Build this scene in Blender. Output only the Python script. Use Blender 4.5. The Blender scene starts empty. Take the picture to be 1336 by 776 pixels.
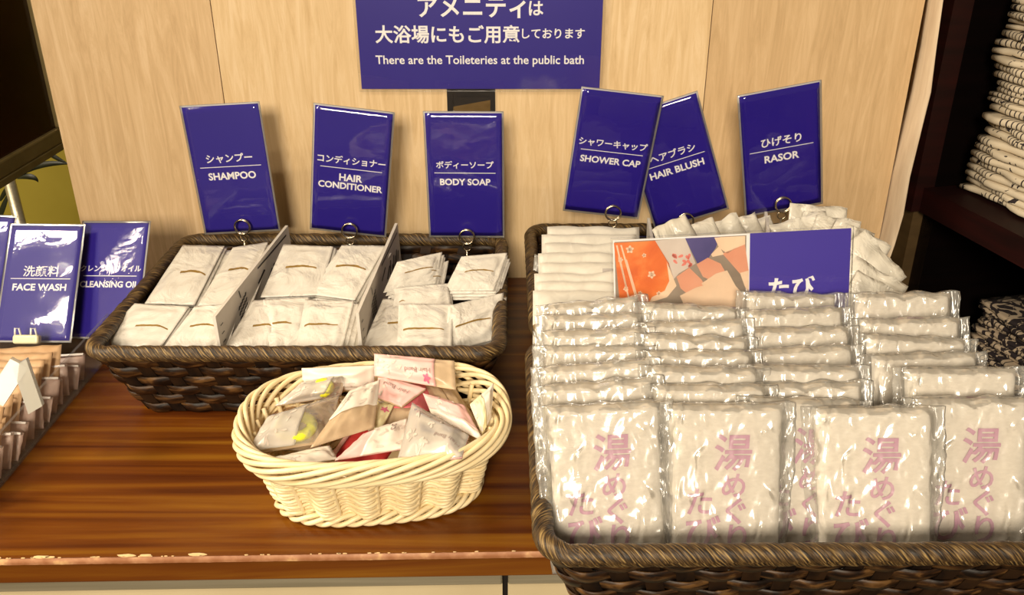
import bpy, bmesh, math, random
import numpy as np
from mathutils import Vector, Matrix, noise
random.seed(7)
SC = bpy.context.scene
COL = SC.collection
TZ = 0.75                      # height of the counter top above the floor
PITCH = math.radians(25.7); FPX = 1157.0; EYE = 0.48   # camera: pitch, focal length (pixels), height over the counter
PI = math.pi

# ------------------------------------------------------------------ camera, world, lights, exposure
cam_data = bpy.data.cameras.new('camera'); cam = bpy.data.objects.new('camera', cam_data); COL.objects.link(cam)
cam.location = (0, 0, TZ + EYE); cam.rotation_euler = (PI/2 - PITCH, 0, 0)
cam_data.sensor_width = 36; cam_data.lens = 36*FPX/1336; cam_data.clip_start = 0.01
SC.camera = cam
SC.view_settings.view_transform = 'Standard'; SC.view_settings.look = 'None'
SC.view_settings.gamma = 1; SC.view_settings.use_curve_mapping = False
SC.view_settings.exposure = 0.42
w = bpy.data.worlds.new('room_light'); SC.world = w; w.use_nodes = True
w.node_tree.nodes['Background'].inputs[0].default_value = (1.0, 0.80, 0.55, 1)
w.node_tree.nodes['Background'].inputs[1].default_value = 0.12
def area(name, loc, target, sx, sy, power, col=(1, .86, .66)):
    d = bpy.data.lights.new(name, 'AREA'); d.shape = 'RECTANGLE'; d.size = sx; d.size_y = sy; d.energy = power; d.color = col
    o = bpy.data.objects.new(name, d); COL.objects.link(o); o.location = (loc[0], loc[1], loc[2]+TZ)
    v = Vector(target) - Vector(loc); o.rotation_euler = v.to_track_quat('-Z', 'Y').to_euler()
    return o
area('ceiling_panel', (-1.45, 0.35, 1.00), (-.10, .80, 0), .36, .36, 17)
area('ceiling_strip', (-1.20, 0.035, 1.55), (-1.20, 0.036, 0), .40, .07, 9)
area('ceiling_strip', (-1.15, -0.275, 1.55), (-1.15, -0.274, 0), .22, .07, 5)
area('ceiling_strip', (-2.02, -0.45, 1.55), (-2.02, -0.449, 0), .24, .12, 4)
area('front_fill', (-0.30, -1.75, 1.25), (0, 1.0, .22), .60, .60, 58)  # added fill from behind the camera, brightens upright faces more than the counter

# ------------------------------------------------------------------ materials
def mat(name, base, rough=.5, metal=0, coat=0, spec=None, trans=0, alpha=None):
    m = bpy.data.materials.new(name); m.use_nodes = True
    b = m.node_tree.nodes['Principled BSDF']
    b.inputs['Base Color'].default_value = (*base, 1); b.inputs['Roughness'].default_value = rough
    b.inputs['Metallic'].default_value = metal; b.inputs['Coat Weight'].default_value = coat; b.inputs['Coat Roughness'].default_value = .04
    if spec is not None: b.inputs['Specular IOR Level'].default_value = spec
    b.inputs['Transmission Weight'].default_value = trans
    if alpha is not None: b.inputs['Alpha'].default_value = alpha
    return m
def N(m, t, **kw):
    n = m.node_tree.nodes.new(t)
    for k, v in kw.items(): setattr(n, k, v)
    return n
def L(m, a, b): m.node_tree.links.new(a, b)
def coords(m, scale=(1, 1, 1), rot=(0, 0, 0), src='Object'):
    tc = N(m, 'ShaderNodeTexCoord'); mp = N(m, 'ShaderNodeMapping')
    mp.inputs['Scale'].default_value = scale; mp.inputs['Rotation'].default_value = rot
    L(m, tc.outputs[src], mp.inputs[0]); return mp.outputs[0]
def pm(name, stops, scale=(20, 20, 20), rough=.5, bump=0., detail=4, dist=0., coat=0, spec=None, src='Object', rot=(0, 0, 0), metal=0, nscale=1., bdist=.002, rnd=0.):
    """A procedural material: stretched noise through a colour ramp, with bump from the same noise."""
    m = mat(name, stops[0][1], rough, metal, coat, spec)
    b = m.node_tree.nodes['Principled BSDF']
    c = coords(m, scale, rot, src)
    if rnd:
        oi = N(m, 'ShaderNodeObjectInfo'); va = N(m, 'ShaderNodeVectorMath', operation='SCALE'); cx = N(m, 'ShaderNodeCombineXYZ')
        for i in range(3): L(m, oi.outputs['Random'], cx.inputs[i])
        L(m, cx.outputs[0], va.inputs[0]); va.inputs['Scale'].default_value = rnd
        ad = N(m, 'ShaderNodeVectorMath', operation='ADD'); L(m, c, ad.inputs[0]); L(m, va.outputs[0], ad.inputs[1]); c = ad.outputs[0]
    n = N(m, 'ShaderNodeTexNoise'); n.inputs['Scale'].default_value = nscale; n.inputs['Detail'].default_value = detail; n.inputs['Distortion'].default_value = dist
    L(m, c, n.inputs['Vector'])
    r = N(m, 'ShaderNodeValToRGB'); L(m, n.outputs[0], r.inputs[0])
    e = r.color_ramp.elements
    while len(e) < len(stops): e.new(.5)
    for k, (p, col) in enumerate(stops): e[k].position = p; e[k].color = (*col, 1)
    L(m, r.outputs[0], b.inputs['Base Color'])
    if bump:
        bp = N(m, 'ShaderNodeBump'); bp.inputs['Strength'].default_value = bump; bp.inputs['Distance'].default_value = bdist
        L(m, n.outputs[0], bp.inputs['Height']); L(m, bp.outputs[0], b.inputs['Normal'])
        if coat: L(m, bp.outputs[0], b.inputs['Coat Normal'])
    return m
def film(name, tint=(1, 1, 1), haze=.05, base=.05, rough=.06, bump=0., bscale=60, hazecol=(.95, .93, .88), ridged=0, top=.8):
    """Clear plastic film: see-through with a glossy sheen that grows at grazing angles and a little milky haze."""
    m = bpy.data.materials.new(name); m.use_nodes = True; nt = m.node_tree; nt.nodes.clear()
    out = N(m, 'ShaderNodeOutputMaterial'); tr = N(m, 'ShaderNodeBsdfTransparent'); tr.inputs[0].default_value = (*tint, 1)
    gl = N(m, 'ShaderNodeBsdfGlossy'); gl.inputs['Roughness'].default_value = rough
    df = N(m, 'ShaderNodeBsdfDiffuse'); df.inputs[0].default_value = (*hazecol, 1)
    lw = N(m, 'ShaderNodeLayerWeight'); lw.inputs[0].default_value = .35
    mr = N(m, 'ShaderNodeMapRange'); mr.inputs[3].default_value = base; mr.inputs[4].default_value = top
    L(m, lw.outputs['Fresnel'], mr.inputs[0])
    m1 = N(m, 'ShaderNodeMixShader'); m1.inputs[0].default_value = haze
    L(m, tr.outputs[0], m1.inputs[1]); L(m, df.outputs[0], m1.inputs[2])
    m2 = N(m, 'ShaderNodeMixShader'); L(m, mr.outputs[0], m2.inputs[0]); L(m, m1.outputs[0], m2.inputs[1]); L(m, gl.outputs[0], m2.inputs[2])
    L(m, m2.outputs[0], out.inputs[0])
    if ridged:
        n = N(m, 'ShaderNodeTexNoise'); n.noise_type = 'RIDGED_MULTIFRACTAL'; n.normalize = True; n.inputs['Scale'].default_value = ridged; n.inputs['Detail'].default_value = 2; n.inputs['Distortion'].default_value = .6
        L(m, coords(m, (1, 1, .6)), n.inputs['Vector'])
        bp = N(m, 'ShaderNodeBump'); bp.inputs['Strength'].default_value = .9; bp.inputs['Distance'].default_value = .006
        L(m, n.outputs[0], bp.inputs['Height']); L(m, bp.outputs[0], gl.inputs['Normal']); L(m, bp.outputs[0], lw.inputs['Normal']); L(m, bp.outputs[0], df.inputs['Normal'])
    if bump:
        n = N(m, 'ShaderNodeTexNoise'); n.inputs['Scale'].default_value = bscale; n.inputs['Detail'].default_value = 3; n.inputs['Distortion'].default_value = 1.5
        L(m, coords(m), n.inputs['Vector'])
        bp = N(m, 'ShaderNodeBump'); bp.inputs['Strength'].default_value = bump; bp.inputs['Distance'].default_value = .01
        L(m, n.outputs[0], bp.inputs['Height']); L(m, bp.outputs[0], gl.inputs['Normal']); L(m, bp.outputs[0], lw.inputs['Normal'])
    return m

def travertine(name, a, b_, c):
    m = pm(name, [(.3, a), (.5, b_), (.7, c)], (85, 85, 7), .34, .12, 12, 1.1, spec=.35)
    m.node_tree.nodes['Noise Texture'].inputs['Roughness'].default_value = .72
    return m
M = {}
M['marble'] = travertine('travertine_tan', (.53, .355, .19), (.65, .455, .255), (.76, .56, .345))
M['marble_light'] = travertine('travertine_honey', (.60, .41, .21), (.73, .53, .30), (.83, .64, .41))
M['marble_right'] = travertine('travertine_buff', (.50, .335, .175), (.61, .42, .23), (.71, .51, .30))
M['wood'] = pm('counter_wood', [(.3, (.055, .010, .0010)), (.5, (.135, .037, .0025)), (.68, (.22, .085, .006))], (2.4, 70, 40), .36, .03, 9, .5, spec=.35)
M['wood_edge'] = pm('worn_edge', [(.42, (.30, .12, .05)), (.58, (.42, .20, .10)), (.74, (.75, .48, .22))], (60, 60, 60), .5, .1)
M['chip'] = pm('chipped_lacquer', [(.3, (.7, .45, .2)), (.7, (.85, .62, .34))], (90, 90, 90), .7)
M['alu'] = pm('brushed_aluminium', [(.3, (.45, .40, .28)), (.7, (.62, .56, .42))], (3, 200, 200), .38, .02, metal=.7)
M['cabinet'] = pm('cabinet_cream', [(.3, (.55, .45, .28)), (.7, (.62, .52, .33))], (10, 10, 2), .5)
M['black'] = pm('black_lacquer', [(.3, (.008, .006, .005)), (.7, (.014, .010, .008))], (20, 20, 20), .35)
M['olive'] = pm('olive_wall', [(.3, (.32, .25, .022)), (.7, (.38, .30, .035))], (6, 6, 6), .8)
M['floor'] = pm('dark_floor', [(.3, (.03, .02, .012)), (.7, (.06, .04, .022))], (8, 8, 8), .5)
M['frame'] = pm('bronze_frame', [(.3, (.20, .15, .06)), (.7, (.28, .21, .09))], (30, 30, 30), .35, metal=.3)
M['screen'] = pm('dark_panel', [(.35, (.016, .002, .001)), (.7, (.04, .009, .005))], (3, 3, 9), .16)
M['leaf'] = pm('dark_leaf', [(.3, (.008, .010, .004)), (.7, (.02, .024, .010))], (40, 40, 40), .45)
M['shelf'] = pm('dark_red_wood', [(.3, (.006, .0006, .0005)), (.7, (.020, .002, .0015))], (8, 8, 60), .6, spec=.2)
M['shelf_in'] = pm('shadow_wood', [(.3, (.0014, .0006, .0005)), (.7, (.003, .001, .0008))], (8, 8, 60), 1, spec=.05)  # shelf interior: its deep shade is put into the wood colour
M['leg'] = pm('olive_brown_wood', [(.3, (.06, .035, .012)), (.7, (.10, .06, .022))], (20, 20, 60), .5)
M['curtain'] = pm('cream_cloth', [(.3, (.60, .46, .32)), (.7, (.72, .58, .42))], (200, 200, 20), .85, .2)
M['weave'] = pm('brown_wicker', [(.38, (.006, .0022, .0008)), (.52, (.035, .014, .004)), (.66, (.13, .063, .019))], (40, 40, 150), .46, .8, 6, 1.0, spec=.3, bdist=.001)
M['stake'] = pm('dark_wicker', [(.35, (.005, .002, .001)), (.65, (.030, .013, .004))], (50, 50, 25), .65, .4, 5, .5, spec=.2)
M['cane'] = pm('cream_cane', [(.3, (.84, .67, .38)), (.7, (.93, .79, .50))], (60, 60, 60), .38, .1, rnd=5)
M['blue'] = pm('blue_print', [(.3, (.018, .006, .25)), (.7, (.023, .008, .28))], (5, 5, 5), .45, 0)
M['bluewavy'] = M['blue']
M['white'] = pm('white_print', [(.3, (.86, .84, .84)), (.7, (.90, .88, .88))], (30, 30, 30), .5)
M['wire'] = pm('nickel_wire', [(.3, (.50, .42, .30)), (.7, (.62, .54, .40))], (50, 50, 50), .22, metal=1)
M['sachet'] = pm('white_foil', [(.3, (.64, .60, .535)), (.7, (.72, .68, .61))], (22, 22, 34), .30, .75, 5, 1.2, bdist=.009, spec=.5, rnd=9)
M['gold'] = pm('gold_print', [(.3, (.22, .125, .022)), (.7, (.32, .19, .045))], (200, 200, 200), .4, metal=.1)
M['board'] = pm('white_board', [(.3, (.62, .57, .50)), (.7, (.70, .65, .58))], (40, 40, 40), .6)
M['ink'] = pm('black_ink', [(.3, (.02, .018, .02)), (.7, (.04, .035, .035))], (60, 60, 60), .5)
M['cloth'] = pm('off_white_cotton', [(.3, (.71, .65, .565)), (.7, (.79, .73, .64))], (260, 260, 500), .85, .25, 3, bdist=.001)
M['pink'] = pm('pink_dye', [(.25, (.50, .22, .37)), (.75, (.62, .33, .46))], (90, 90, 90), .8)
M['cello'] = film('cellophane', haze=.14, base=.12, rough=.20, hazecol=(.98, .95, .88), ridged=80)
M['lam'] = film('laminating_film', haze=.0, base=.022, rough=.05, bump=.022, bscale=22)
M['lam_edge'] = film('laminate_margin', haze=.55, base=.05, rough=.1)
M['acrylic'] = film('clear_acrylic', (.93, .92, .90), haze=.06, base=.03, rough=.05, top=.22)
M['frost'] = film('frosted_acrylic', (.8, .8, .78), haze=.5, base=.04, rough=.35, hazecol=(.52, .50, .45))
M['kraft'] = pm('kraft_paper', [(.3, (.50, .30, .15)), (.7, (.64, .42, .24))], (60, 60, 60), .6, .2, rnd=4)
M['kraft_shade'] = pm('tan_film', [(.3, (.50, .36, .22)), (.7, (.62, .46, .30))], (60, 60, 60), .35, .4, rnd=4)
M['mauve'] = pm('mauve_film', [(.3, (.56, .40, .35)), (.7, (.70, .53, .47))], (70, 70, 70), .35, .3, rnd=4)
M['edgewhite'] = pm('highlight_white', [(.3, (.85, .80, .78)), (.7, (.92, .88, .86))], (70, 70, 70), .3)  # painted highlight tone for the small sachets' edges
M['brownink'] = pm('brown_ink', [(.3, (.12, .06, .02)), (.7, (.18, .09, .04))], (70, 70, 70), .6)
M['clipcream'] = pm('cream_plastic', [(.3, (.80, .74, .46)), (.7, (.87, .82, .55))], (30, 30, 30), .35)
M['paper'] = pm('white_paper', [(.3, (.60, .56, .49)), (.7, (.70, .66, .58))], (50, 50, 50), .5, .5, 4, 1, bdist=.002, rnd=6)
M['polybag'] = pm('white_polybag', [(.3, (.58, .54, .46)), (.7, (.70, .66, .58))], (30, 30, 30), .22, .9, 4, 1.5, bdist=.005, rnd=6)
M['greyprint'] = pm('grey_print', [(.3, (.40, .36, .33)), (.7, (.47, .42, .38))], (50, 50, 50), .6)
M['yellow'] = pm('yellow_band', [(.3, (.80, .80, .02)), (.7, (.92, .90, .06))], (90, 90, 90), .7, .3)
M['pinkband'] = pm('pink_band', [(.3, (.75, .12, .16)), (.7, (.85, .22, .25))], (90, 90, 90), .7, .3)
M['red'] = pm('red_band', [(.3, (.40, .012, .012)), (.7, (.55, .03, .03))], (90, 90, 90), .7, .3)
M['paneltint'] = pm('printed_white', [(.3, (.80, .72, .62)), (.7, (.87, .80, .70))], (50, 50, 50), .4, .25, rnd=3)
M['panelpink'] = pm('printed_pink', [(.3, (.80, .45, .42)), (.7, (.86, .56, .52))], (14, 14, 14), .4, .2, rnd=3)
M['panelyellow'] = pm('printed_yellow', [(.3, (.82, .74, .42)), (.7, (.87, .80, .55))], (14, 14, 14), .4, .2, rnd=3)
M['leafprint'] = pm('grey_leaf_print', [(.3, (.62, .53, .46)), (.7, (.70, .61, .53))], (80, 80, 80), .5)
M['pinkprint'] = pm('rose_print', [(.3, (.60, .12, .22)), (.7, (.70, .2, .3))], (80, 80, 80), .5)
M['greytext'] = pm('grey_text', [(.3, (.30, .22, .2)), (.7, (.36, .28, .25))], (80, 80, 80), .5)
M['veil'] = film('printed_translucent_film', (1, .97, .92), haze=.50, base=.03, rough=.2, hazecol=(.92, .86, .78))
M['orange'] = pm('orange_kimono', [(.3, (.62, .11, .015)), (.5, (.74, .18, .03)), (.7, (.80, .32, .08))], (18, 18, 18), .45, dist=1)
M['skin'] = pm('printed_skin', [(.3, (.66, .28, .17)), (.7, (.74, .38, .25))], (20, 20, 20), .45)
M['tabi'] = pm('printed_tabi', [(.3, (.72, .52, .36)), (.7, (.80, .62, .46))], (14, 40, 40), .45)
M['backdrop'] = pm('printed_grey', [(.3, (.22, .17, .13)), (.7, (.40, .33, .26))], (14, 14, 14), .45)
M['bluesign'] = pm('blue_sign_print', [(.3, (.050, .030, .34)), (.7, (.060, .036, .37))], (5, 5, 5), .45)
M['petal'] = pm('printed_petal', [(.3, (.80, .55, .38)), (.7, (.86, .68, .50))], (30, 30, 30), .45)
M['printgrey'] = pm('printed_pale_kimono', [(.3, (.55, .47, .42)), (.7, (.66, .58, .52))], (30, 30, 30), .45)
M['printred'] = pm('printed_red', [(.3, (.68, .16, .12)), (.7, (.75, .25, .2))], (30, 30, 30), .45)
M['printblue'] = pm('printed_navy', [(.3, (.06, .05, .2)), (.7, (.1, .08, .26))], (30, 30, 30), .45)
M['niche'] = pm('niche_reflection', [(.3, (.10, .06, .02)), (.7, (.16, .10, .04))], (20, 20, 60), .25)  # brown of the slot's reflection, held in the colour
def yukata(name, light, dark):
    """Folded cotton: clusters of thin dark lines, and dark leaf-shaped blots."""
    m = mat(name, light, .85); b = m.node_tree.nodes['Principled BSDF']
    tc = N(m, 'ShaderNodeTexCoord'); oi = N(m, 'ShaderNodeObjectInfo')
    cx = N(m, 'ShaderNodeCombineXYZ')
    for i in range(3): L(m, oi.outputs['Random'], cx.inputs[i])
    sc = N(m, 'ShaderNodeVectorMath', operation='SCALE'); L(m, cx.outputs[0], sc.inputs[0]); sc.inputs['Scale'].default_value = 3.7
    ad = N(m, 'ShaderNodeVectorMath', operation='ADD'); L(m, tc.outputs['Object'], ad.inputs[0]); L(m, sc.outputs[0], ad.inputs[1])
    wv = N(m, 'ShaderNodeTexWave', wave_type='BANDS', bands_direction='Y'); wv.inputs['Scale'].default_value = 42; wv.inputs['Distortion'].default_value = 1.0; wv.inputs['Detail'].default_value = 1; wv.inputs['Detail Scale'].default_value = .3
    L(m, ad.outputs[0], wv.inputs['Vector'])
    n1 = N(m, 'ShaderNodeTexNoise'); n1.inputs['Scale'].default_value = 20; n1.inputs['Detail'].default_value = 1; L(m, ad.outputs[0], n1.inputs['Vector'])
    a1 = N(m, 'ShaderNodeMath', operation='GREATER_THAN'); L(m, wv.outputs['Fac'], a1.inputs[0]); a1.inputs[1].default_value = .86
    a2 = N(m, 'ShaderNodeMath', operation='GREATER_THAN'); L(m, n1.outputs[0], a2.inputs[0]); a2.inputs[1].default_value = .52
    a3 = N(m, 'ShaderNodeMath', operation='MULTIPLY'); L(m, a1.outputs[0], a3.inputs[0]); L(m, a2.outputs[0], a3.inputs[1])
    n2 = N(m, 'ShaderNodeTexNoise'); n2.inputs['Scale'].default_value = 42; n2.inputs['Detail'].default_value = 2; n2.inputs['Distortion'].default_value = 2; L(m, ad.outputs[0], n2.inputs['Vector'])
    a4 = N(m, 'ShaderNodeMath', operation='GREATER_THAN'); L(m, n2.outputs[0], a4.inputs[0]); a4.inputs[1].default_value = dark
    a5 = N(m, 'ShaderNodeMath', operation='MAXIMUM'); L(m, a3.outputs[0], a5.inputs[0]); L(m, a4.outputs[0], a5.inputs[1])
    mx = N(m, 'ShaderNodeMix', data_type='RGBA'); L(m, a5.outputs[0], mx.inputs[0]); mx.inputs[6].default_value = (*light, 1); mx.inputs[7].default_value = (.022, .014, .016, 1)
    L(m, mx.outputs[2], b.inputs['Base Color'])
    return m
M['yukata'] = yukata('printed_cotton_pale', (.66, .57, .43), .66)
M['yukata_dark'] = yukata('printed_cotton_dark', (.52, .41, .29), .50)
def rim_mat():
    """Twisted straw: fine fibres running diagonally round the rim."""
    m = mat('twisted_straw', (.2, .12, .04), .5); b = m.node_tree.nodes['Principled BSDF']
    tc = N(m, 'ShaderNodeTexCoord'); sp = N(m, 'ShaderNodeSeparateXYZ'); L(m, tc.outputs['UV'], sp.inputs[0])
    mu = N(m, 'ShaderNodeMath', operation='MULTIPLY'); L(m, sp.outputs[1], mu.inputs[0]); mu.inputs[1].default_value = .040
    ad = N(m, 'ShaderNodeMath', operation='ADD'); L(m, sp.outputs[0], ad.inputs[0]); L(m, mu.outputs[0], ad.inputs[1])
    cx = N(m, 'ShaderNodeCombineXYZ'); L(m, ad.outputs[0], cx.inputs[0]); L(m, sp.outputs[1], cx.inputs[1])
    mp = N(m, 'ShaderNodeMapping'); mp.inputs['Scale'].default_value = (620, 4, 1); L(m, cx.outputs[0], mp.inputs[0])
    n = N(m, 'ShaderNodeTexNoise'); n.inputs['Scale'].default_value = 1; n.inputs['Detail'].default_value = 4; L(m, mp.outputs[0], n.inputs['Vector'])
    r = N(m, 'ShaderNodeValToRGB'); L(m, n.outputs[0], r.inputs[0]); e = r.color_ramp.elements; e.new(.5)
    for k, (p, c) in enumerate([(.40, (.010, .0045, .0012)), (.54, (.085, .046, .014)), (.74, (.40, .27, .10))]): e[k].position = p; e[k].color = (*c, 1)
    L(m, r.outputs[0], b.inputs['Base Color'])
    bp = N(m, 'ShaderNodeBump'); bp.inputs['Strength'].default_value = .7; bp.inputs['Distance'].default_value = .0015
    L(m, n.outputs[0], bp.inputs['Height']); L(m, bp.outputs[0], b.inputs['Normal'])
    return m
M['rim'] = rim_mat()

# ------------------------------------------------------------------ mesh helpers
class MB:
    def __init__(s): s.v = []; s.f = []; s.fm = []; s.uv = []; s.smooth = []
    def add(s, vs, fs, mi=0, sm=False, uvs=None):
        b = len(s.v); s.v += [tuple(x) for x in vs]
        for k, f in enumerate(fs):
            s.f.append([i+b for i in f]); s.fm.append(mi); s.smooth.append(sm)
            s.uv.append(uvs[k] if uvs else None)
        return s
    def box(s, c, d, rot=None, mi=0):
        x, y, z = d[0]/2, d[1]/2, d[2]/2
        vs = [Vector(p) for p in ((-x,-y,-z),(x,-y,-z),(x,y,-z),(-x,y,-z),(-x,-y,z),(x,-y,z),(x,y,z),(-x,y,z))]
        if rot is not None: vs = [rot @ p for p in vs]
        vs = [p + Vector(c) for p in vs]
        return s.add(vs, [(0,3,2,1),(4,5,6,7),(0,1,5,4),(1,2,6,5),(2,3,7,6),(3,0,4,7)], mi)
    def box2(s, lo, hi, mi=0):
        return s.box([(a+b)/2 for a, b in zip(lo, hi)], [b-a for a, b in zip(lo, hi)], None, mi)
    def tube(s, pts, r, n=8, closed=False, mi=0, rf=None, up=(0, 0, 1)):
        """A tube along pts; r may be a number or one per point; rf(i, angle, length) scales it."""
        P = [Vector(p) for p in pts]; m = len(P); up = Vector(up); vs = []; ln = 0.; us = []
        prev = None
        for i, p in enumerate(P):
            a = P[(i-1) % m] if (closed or i > 0) else p; b = P[(i+1) % m] if (closed or i < m-1) else p
            t = (b-a).normalized()
            if prev is None or closed:
                x = t.cross(up)
                if x.length < 1e-4: x = t.cross(Vector((1, 0, 0)))
            else:
                x = prev - t*prev.dot(t)
            x.normalize(); y = x.cross(t).normalized(); prev = x
            if i: ln += (p - P[i-1]).length
            us.append(ln)
            rr = r[i] if hasattr(r, '__len__') else r
            for k in range(n):
                A = 2*PI*k/n; q = rr*(rf(i, A, ln) if rf else 1)
                vs.append(p + x*(q*math.cos(A)) + y*(q*math.sin(A)))
        fs = []; uv = []
        for i in range(m if closed else m-1):
            j = (i+1) % m; u0 = us[i]; u1 = us[j] if j else us[i] + (P[0]-P[i]).length
            for k in range(n):
                l = (k+1) % n; fs.append((i*n+k, i*n+l, j*n+l, j*n+k)); v0 = k/n; v1 = (k+1)/n
                uv.append([(u0, v0), (u0, v1), (u1, v1), (u1, v0)])
        if not closed: 
            fs += [tuple(range(n))[::-1], tuple((m-1)*n+k for k in range(n))]; uv += [[(0, 0)]*n, [(0, 0)]*n]
        return s.add(vs, fs, mi, True, uv)
    def grid(s, fn, nu, nv, mi=0, sm=True, flip=False):
        vs = [fn(i/nu, j/nv) for j in range(nv+1) for i in range(nu+1)]; fs = []
        for j in range(nv):
            for i in range(nu):
                a = j*(nu+1)+i; f = (a, a+1, a+nu+2, a+nu+1); fs.append(f[::-1] if flip else f)
        return s.add(vs, fs, mi, sm)
    def shell(s, front, back, nu, nv, mi=0, sm=True):
        """A closed sheet: front(u,v) and back(u,v) joined round the border."""
        b = len(s.v); s.grid(front, nu, nv, mi, sm); c = len(s.v); s.grid(back, nu, nv, mi, sm, True)
        ring = [i for i in range(nu)] + [j*(nu+1)+nu for j in range(nv)] + [nv*(nu+1)+i for i in range(nu, 0, -1)] + [j*(nu+1) for j in range(nv, 0, -1)]
        for k in range(len(ring)):
            i, j = ring[k], ring[(k+1) % len(ring)]
            s.f.append([b+j, b+i, c+i, c+j]); s.fm.append(mi); s.smooth.append(sm); s.uv.append(None)
        return s
    def poly(s, pts, mi=0): return s.add(pts, [tuple(range(len(pts)))], mi)
    def xf(s, mtx): s.v = [tuple(mtx @ Vector(p)) for p in s.v]; return s
    def mesh(s, name, mats):
        me = bpy.data.meshes.new(name); me.from_pydata(s.v, [], s.f)
        for m in (mats if isinstance(mats, (list, tuple)) else [mats]): me.materials.append(m)
        me.polygons.foreach_set('material_index', s.fm); me.polygons.foreach_set('use_smooth', s.smooth)
        if any(u is not None for u in s.uv):
            ul = me.uv_layers.new(name='UVMap'); k = 0
            for f, u in zip(s.f, s.uv):
                for i in range(len(f)): ul.data[k].uv = u[i] if u else (0, 0); k += 1
        me.update(); return me
    def build(s, name, mats, parent=None): return link(name, s.mesh(name, mats), parent)
def link(name, me, parent=None):
    o = bpy.data.objects.new(name, me); COL.objects.link(o)
    if parent: o.parent = parent
    return o
def thing(name, label, cat, loc=(0, 0, 0), rot=None, group=None):
    """An Empty at the thing's base that carries its parts; loc is measured from the counter top."""
    o = bpy.data.objects.new(name, None); COL.objects.link(o); o.empty_display_size = .02
    mtx = Matrix.Translation((loc[0], loc[1], loc[2]+TZ))
    if rot is not None: mtx = mtx @ rot.to_4x4()
    o.matrix_world = mtx; o['label'] = label; o['category'] = cat
    if group: o['group'] = group
    return o
def structure(o): o['kind'] = 'structure'; return o
def bevel(o, w=.002, n=2):
    m = o.modifiers.new('bevel', 'BEVEL'); m.width = w; m.segments = n; m.limit_method = 'ANGLE'; return o
def dup(root, mtx, label=None, group=None):
    """A copy of a thing with copies of its parts and sub-parts."""
    def cp(o, par):
        c = o.copy(); COL.objects.link(c)
        if par is not None: c.parent = par; c.matrix_parent_inverse = Matrix(); c.matrix_basis = o.matrix_basis
        for ch in o.children: cp(ch, c)
        return c
    c = cp(root, None); c.matrix_world = mtx
    if label: c['label'] = label
    if group: c['group'] = group
    return c
def rot3(yaw=0, tilt=0, roll=0):
    return Matrix.Rotation(yaw, 3, 'Z') @ Matrix.Rotation(tilt, 3, 'X') @ Matrix.Rotation(roll, 3, 'Y')
def ray(u, v):
    a = (u-668)/FPX; b = -(v-388)/FPX
    return (a, math.cos(PITCH)+b*math.sin(PITCH), -math.sin(PITCH)+b*math.cos(PITCH))
def atz(u, v, z):
    d = ray(u, v); t = (z-EYE)/d[2]; return Vector((d[0]*t, d[1]*t, z))
def aty(u, v, y):
    d = ray(u, v); t = y/d[1]; return Vector((d[0]*t, y, EYE+d[2]*t))
_tc = {}
def glyphs(s, bold=.012):
    """The outline of a string as flat triangles, centred, one unit wide."""
    if (s, bold) in _tc: return _tc[(s, bold)]
    c = bpy.data.curves.new('lettering', 'FONT'); c.body = s; c.offset = bold; c.resolution_u = 3
    o = bpy.data.objects.new('lettering', c); COL.objects.link(o); bpy.context.view_layer.update()
    me = bpy.data.meshes.new_from_object(o.evaluated_get(bpy.context.evaluated_depsgraph_get()))
    vs = np.array([v.co[:2] for v in me.vertices]); fs = [tuple(p.vertices) for p in me.polygons]
    lo, hi = vs.min(0), vs.max(0); vs = (vs - (lo+hi)/2)/(hi[0]-lo[0])
    bpy.data.objects.remove(o); bpy.data.curves.remove(c); bpy.data.meshes.remove(me)
    _tc[(s, bold)] = (vs, fs, float((hi[1]-lo[1])/(hi[0]-lo[0])))
    return _tc[(s, bold)]
def letter(mb, s, width, cx, cz, y=0., bold=.012, height=None, mi=0, sy=1., fn=None):
    """Lay lettering on the plane y (x right, z up), facing -y."""
    vs, fs, asp = glyphs(s, bold)
    k = width if height is None else height/asp
    vs = [(cx + a*k, y, cz + b*k*sy) for a, b in vs]
    if fn: vs = [fn(p) for p in vs]
    mb.add(vs, fs, mi); return mb

# ================================================================== the setting
WY = 1.06                                                   # face of the travertine wall
def zbox(name, lo, hi, m, parent=None):
    return MB().box2((lo[0], lo[1], lo[2]+TZ), (hi[0], hi[1], hi[2]+TZ)).build(name, m, parent)
structure(zbox('floor', (-2.4, -1.6, -TZ-.05), (2.2, 2.4, -TZ), M['floor']))
structure(zbox('wall_back', (-2.4, 2.2, -TZ), (2.2, 2.3, 1.9), M['olive']))
structure(zbox('wall_left', (-2.0, -1.2, -TZ), (-1.9, 2.2, 1.9), M['olive']))
wl = MB()
for k, (a, b) in enumerate(((-.550, -.3455), (-.3445, .2295), (.2305, .472))):
    wl.box2((a, WY, 0), (b, WY+.24, 2.5), k)
wl.box2((-.545, WY+.004, 0), (.467, WY+.236, 2.5), 3)      # dark joints between the slabs
structure(wl.build('wall_marble', [M['marble'], M['marble_light'], M['marble_right'], M['leg']]))

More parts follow.
